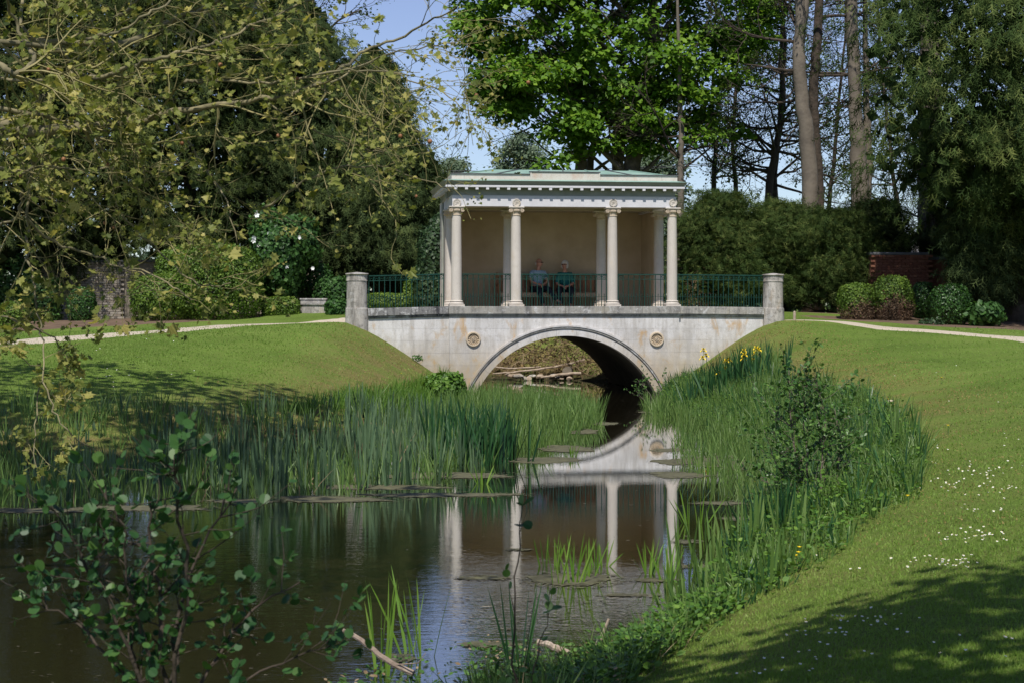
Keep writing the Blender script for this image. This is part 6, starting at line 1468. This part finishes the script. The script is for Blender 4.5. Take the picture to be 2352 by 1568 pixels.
for li, (pts, w, mode) in enumerate(LM):
    if mode == 'crop': pts = [(x, y if i < 4 else y * 1.0) for i, (x, y) in enumerate(pts)]; pts = [(x, (y / 2 if x >= 0 else y * .55)) for x, y in pts]
    dd = PD + .9 * math.sin(li * 2.4); Q = []
    for i, (x, y) in enumerate(pts):
        p = W(x, y, dd + .35 * math.sin(i * .9 + li) + (-(.6) if x < -300 else 0)); Q.append(p)
    if pts[0][0] < -1500: Q[0] = np.array([tb[0], tb[1], Q[0][2] + .3])
    rr = np.interp(np.linspace(0, 1, (len(Q) - 1) * 4 + 1), np.linspace(0, 1, len(w)), w) / 2 / FP * dd * .85
    P = wob(Q, .008, r); relto(MB().tube(P, list(rr), 10), b_).build('limb', M['bark_moss'], PT, smooth=True)
    vis = [i for i in range(len(P)) if -260 < CX + P[i][0] / P[i][1] * FP < 1130 and P[i][2] < 5.4]
    L = np.linalg.norm(np.diff(P[vis], axis=0), axis=1).sum() if len(vis) > 1 else 0
    for _ in range(int(L * (6.5 if li < 20 else 4))):
        i = vis[r.integers(len(vis))]; d = np.array([r.uniform(-.3, 1.0), r.normal() * .5, r.uniform(-.75, .5)])
        if li >= 20: d = d * [.6, .5, .6]
        LL = r.uniform(.25, .95) * (1 if li < 20 else .35); e_ = P[i] + unit(d) * LL * 1.2; ex = CX + e_[0] / e_[1] * FP; ey = HY - (e_[2] - EYE) / e_[1] * FP
        if ey > np.interp(ex, [0, 130, 260, 470, 520, 700, 900, 1000], [1100, 1090, 900, 760, 705, 640, 560, 470]): continue
        grow(twm, P[i], d, LL, min(.012, rr[i] * .6), 1, tips, r, .7, 4, .0, .16, .5, .0022, 5)
relto(twm, b_).build('twigs', M['twig'], PT, kind='stuff')
tp = np.array([t[0] for t in tips]); td = np.array([t[1] for t in tips]); ui = CX + tp[:, 0] / tp[:, 1] * FP; vi = HY - (tp[:, 2] - EYE) / tp[:, 1] * FP
# young leaves in loose rosettes at the twig ends
k = 4; C = np.repeat(tp, k, 0) + r.normal(size=(len(tp) * k, 3)) * .03; n = len(C)
A = unit(np.repeat(td, k, 0) * .7 + r.normal(size=C.shape) * .75 + np.array([.1, 0, -.25])); Nn = unit(np.array([0, -.6, .9]) + r.normal(size=C.shape) * .5)
S_ = (r.gamma(3.2, .0105, n) + .009) * np.interp(np.repeat(ui, k), [0, 700, 950, 1100], [1, .95, .72, .6]); S_ = np.minimum(S_, .10); ti = np.clip(.42 + .28 * r.normal(size=n), 0, 1); uu = np.repeat(ui, k); vv = np.repeat(vi, k)
inside = (uu > 0) & (uu < 1176) & (vv > 0) & (vv < 1100); order = np.argsort(-(S_ * inside)); own = order[:300]; rest = order[300:]
leaves('foliage', C[rest], A[rest], Nn[rest], S_[rest], T_LOBED, M['plane'], ti[rest], PT, wid=.95, kind='stuff')
ms = []
for q in range(6):
    tv, tf = T_LOBED; me = npmesh('leaf', tv * np.array([.95, 1, r.uniform(.5, 3)]), [np.array([f for f in tf if len(f) == s]) for s in (3, 4) if any(len(f) == s for f in tf)], np.full(len(tv), q / 5)); me.materials.append(M['plane']); ms.append(me)
for i in own:
    a = A[i]; x = unit(np.cross(a, Nn[i])); nn = np.cross(x, a); s = S_[i]; o = link('leaf', ms[r.integers(6)], PT); c = C[i] - b_
    o.matrix_local = Matrix(((x[0] * s, a[0] * s, nn[0] * s, c[0]), (x[1] * s, a[1] * s, nn[1] * s, c[1]), (x[2] * s, a[2] * s, nn[2] * s, c[2]), (0, 0, 0, 1)))
# seed balls hanging from the twigs
sb = MB().lathe([(.001, -.016), (.012, -.011), (.016, 0), (.012, .011), (.001, .016)], 8).mesh('seed_ball', smooth=True); sb.materials.append(M['wood'])
for i in r.choice(np.where((ui > 0) & (vi > 0) & (vi < 640))[0], 26, replace=False):
    o = link('seed_ball', sb, PT); o.location = tp[i] - b_ + np.array([0, 0, -.06]); o.scale = [r.uniform(.7, 1.1)] * 3
# the upper crown, above the picture, shades the left bank
def shade_crown(T, base, boxes, nl, size, mat, seed):
    r = np.random.default_rng(seed); C = []
    for (x0, x1, y0, y1, z0, z1, n) in boxes: C.append(np.stack([r.uniform(x0, x1, n), r.uniform(y0, y1, n), r.uniform(z0, z1, n)], 1))
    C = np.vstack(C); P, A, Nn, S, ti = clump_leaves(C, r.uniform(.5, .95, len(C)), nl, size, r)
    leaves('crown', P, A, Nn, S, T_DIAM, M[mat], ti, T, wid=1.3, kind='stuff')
    mb = MB(); p0 = np.array([base[0], base[1], 5.0])
    for c in C[::3]: mb.tube(wob([p0, (p0 + c) / 2 + [0, 0, .6], c], .05, r), [.09] * 3 + [.05] * 3 + [.02] * 3, 5, cap=False)
    relto(mb, base).build('limbs', M['bark_moss'], T, kind='stuff')
shade_crown(PT, b_, [(-12, -3.6, 9, 18, 6.6, 13, 62), (-3.6, -1.0, 10, 14, 6.8, 10, 8), (-12, -3.8, 15, 21.5, 7.6, 11.5, 46), (-12.5, -4.4, 19.5, 25, 8.6, 11.5, 44)], 90, .2, 'plane', 350)
# a tree behind the viewer shades the near right lawn
bb = np.array([3.5, -6.0, gz(3.5, -6.0)]); BT = tree('shade_tree', bb, 'tree behind the viewer that shades the near lawn', 'tree')
r = np.random.default_rng(351)
relto(MB().tube(wob([(3.5, -6, 0), (3.4, -6, 3), (3.6, -5.8, 6), (3.3, -5.5, 10)], .03, r), list(np.linspace(.4, .15, 13)), 14), bb).build('trunk', M['bark'], BT, smooth=True)
shade_crown(BT, bb, [(-7, 1.5, -7, -1.4, 6.2, 11, 46), (-1.2, 12, -4, 5.0, 6.5, 9.2, 200)], 110, .2, 'maple', 352)

# ------------------------------------------------------------------ lawn grass, daisies, small stones
r = np.random.default_rng(360)
def lawn_pts(n, u0, u1, y0, y1):
    Yq = 1 / (1 / y0 - r.random(n) * (1 / y0 - 1 / y1)); X = (r.uniform(u0, u1, n) - CX) / FP * Yq
    sd = sdist(X, Yq); k = (sd > .25) & (~inpoly(X, Yq, BP) | (sd > .7) | (Yq < 12.5)); return X[k], Yq[k]
X, Y = lawn_pts(160000, 900, 2440, 4.9, 42); X2, Y2 = lawn_pts(60000, -120, 1100, 21.5, 43)
X = np.concatenate([X, X2]); Y = np.concatenate([Y, Y2]); u_, v_ = w2b(X, Y); k = ~((np.abs(u_) < 6) & (v_ > -.15) & (v_ < 7)) & (Y < 42); X, Y = X[k], Y[k]; bk = (sdist(X, Y) < 3.0) & (Y > 22) & (r.random(len(X)) < .6); X, Y = X[~bk], Y[~bk]; n = len(X)
P = np.stack([X, Y, height(X, Y) - .004], 1); A = unit(np.array([0, 0, 1.]) + r.normal(size=(n, 3)) * .38); f = r.normal(size=n) * 1.2; Nn = np.stack([np.sin(f), -np.cos(f), 0 * f], 1)
S = (.022 + .0005 * Y) * r.uniform(.6, 1.35, n); patch = np.sin(X * 1.1 + np.sin(Y * .8)) * np.sin(Y * .6 + X * .3)
bankness = np.clip(1 - sdist(X, Y) / 3.2, 0, 1)
leaves('lawn_grass', P, A, Nn, S, T_GRASS, M['grass'], np.clip(.42 + .12 * patch + .11 * r.normal(size=n) + .28 * bankness, 0, 1), wid=(.0028 + .0006 * Y) / S, kind='stuff', label='short mown grass blades of the lawns', cat='grass')
n = 240000; Xt = r.uniform(-9, 9.5, n); Yt = r.uniform(12, 43.5, n); sd = sdist(Xt, Yt); nz = np.sin(Xt * 1.7 + np.sin(Yt * .9) * 2) * np.sin(Yt * .8 + Xt * .5) + .5 * np.sin(Xt * 5 + Yt * 3)
pr_ = np.clip((nz + .5) * 1.5, 0, 1) * np.interp(sd, [.3, .9, 2.4, 4.2], [0, 1, .8, 0]) * np.where(Xt < X0, .45, 1) * np.interp(Yt, [12, 22, 30], [.18, .4, 1]); u_, v_ = w2b(Xt, Yt)
k = (r.random(n) < pr_) & ~inpoly(Xt, Yt, BP) & ~((v_ > -.15) & (np.abs(u_) < 6)); Xt, Yt = Xt[k], Yt[k]; n = len(Xt)
A = unit(np.array([0, 0, .6]) + r.normal(size=(n, 3)) * .5); A[:, 2] = np.abs(A[:, 2]); Nn = unit(np.array([0, -.6, .8]) + r.normal(size=(n, 3)) * .4)
leaves('dry_turf', np.stack([Xt, Yt, height(Xt, Yt) + .004], 1), A, Nn, (.02 + .0003 * Yt) * r.uniform(.6, 1.3, n), T_GRASS, M['tan'], r.random(n), wid=.6, kind='stuff', label='dry tan mossy turf on the banks by the bridge', cat='grass')
# daisies in drifts
dz = []
for (x, y, sx, sy, n) in [(2260, 1095, 90, 14, 55), (2180, 1130, 90, 22, 30), (2250, 1185, 60, 10, 16), (2230, 1245, 70, 16, 60), (2150, 1300, 70, 12, 46), (2190, 1312, 40, 6, 22), (1990, 1440, 110, 20, 46), (1900, 1470, 70, 10, 20), (1880, 1520, 110, 24, 26),
                         (2100, 1040, 80, 25, 24), (2060, 985, 60, 14, 14), (2020, 1320, 110, 8, 9), (1900, 1285, 20, 4, 3), (2200, 1500, 150, 40, 12), (1780, 1560, 120, 10, 12), (2100, 900, 160, 40, 10), (300, 870, 160, 20, 26), (250, 800, 160, 18, 18), (2330, 1050, 40, 60, 22), (2300, 1130, 60, 12, 26)]:
    for _ in range(int(n * .6)): dz.append((x + r.normal() * sx * .6, y + r.normal() * sy * .6))
G3 = np.array([ground(x, y) for x, y in dz if 0 < x < 2400 and 780 < y < 1600]); G3 = G3[sdist(G3[:, 0], G3[:, 1]) > .6]; n = len(G3)
mbd = []; 
dv = [(0, 0, 0)] + [(math.cos(a) * (1 if k % 2 else .7), math.sin(a) * (1 if k % 2 else .7), .12) for k, a in enumerate(np.linspace(0, 2 * math.pi, 16, endpoint=False))]
T_DAISY = (np.array(dv), [(0, 1 + k, 1 + (k + 1) % 16) for k in range(16)])
Pn = G3 + np.array([0, 0, .045]); up = unit(np.array([0, -.25, 1.]) + r.normal(size=(n, 3)) * .22); A = unit(np.cross(up, np.array([1., 0, 0])))
leaves('daisies', Pn, A, up, r.uniform(.0065, .010, n) * np.interp(G3[:, 1], [8, 30], [1, 1.5]), T_DAISY, M['white_flower'], np.zeros(n), kind='stuff', label='white daisies scattered in drifts over the lawns', cat='daisies')
leaves('daisy_centres', Pn + np.array([0, 0, .0035]), A, up, np.full(n, .0035), T_DAISY, M['yellow_flower'], np.zeros(n), kind='stuff', label='yellow centres of the lawn daisies', cat='daisies')
# dandelions: each its own plant
GDn = 'yellow dandelions in the grass'
for k, (x, y, lab) in enumerate([(1836, 1290, 'topmost yellow dandelion of the close group by the bank grass'), (1834, 1302, 'middle yellow dandelion of the close group by the bank grass'), (1828, 1311, 'lowest yellow dandelion of the close group by the bank grass'), (2085, 1168, 'single yellow dandelion at the lawn edge right of the leaning shrub'),
                           (2040, 932, 'yellow dandelion beside the leafy mound'), (2178, 997, 'lone yellow dandelion out on the right lawn'), (2163, 882, 'small yellow dandelion farthest up the right lawn'), (922, 868, 'yellow dandelion on the left bank by the bridge')]):
    p = ground(x, y); D_ = empty('dandelion', p, 0, lab, 'flower', GDn); MB().tube([(0, 0, 0), (.005, 0, .06), (0, 0, .11)], .0035, 5).build('stem', M['hawthorn_stem'], D_)
    mb = MB()
    for q in range(14): a = q * 2 * math.pi / 14; rr = .024 if q % 2 else .018; mb.add([(0, 0, .11), (math.cos(a - .2) * rr * .8, math.sin(a - .2) * rr * .8, .122), (math.cos(a) * rr, math.sin(a) * rr, .12), (math.cos(a + .2) * rr * .8, math.sin(a + .2) * rr * .8, .122)], [(0, 1, 2, 3)])
    mb.build('flower_head', M['yellow_flower'], D_)
p = ground(2035, 930); rock((p[0] + .15, p[1] + .3, p[2] + .02), (.11, .09, .05), 900, M['rosette'], 'lone pale stone lying on the lawn above the bank', name='lawn_stone')
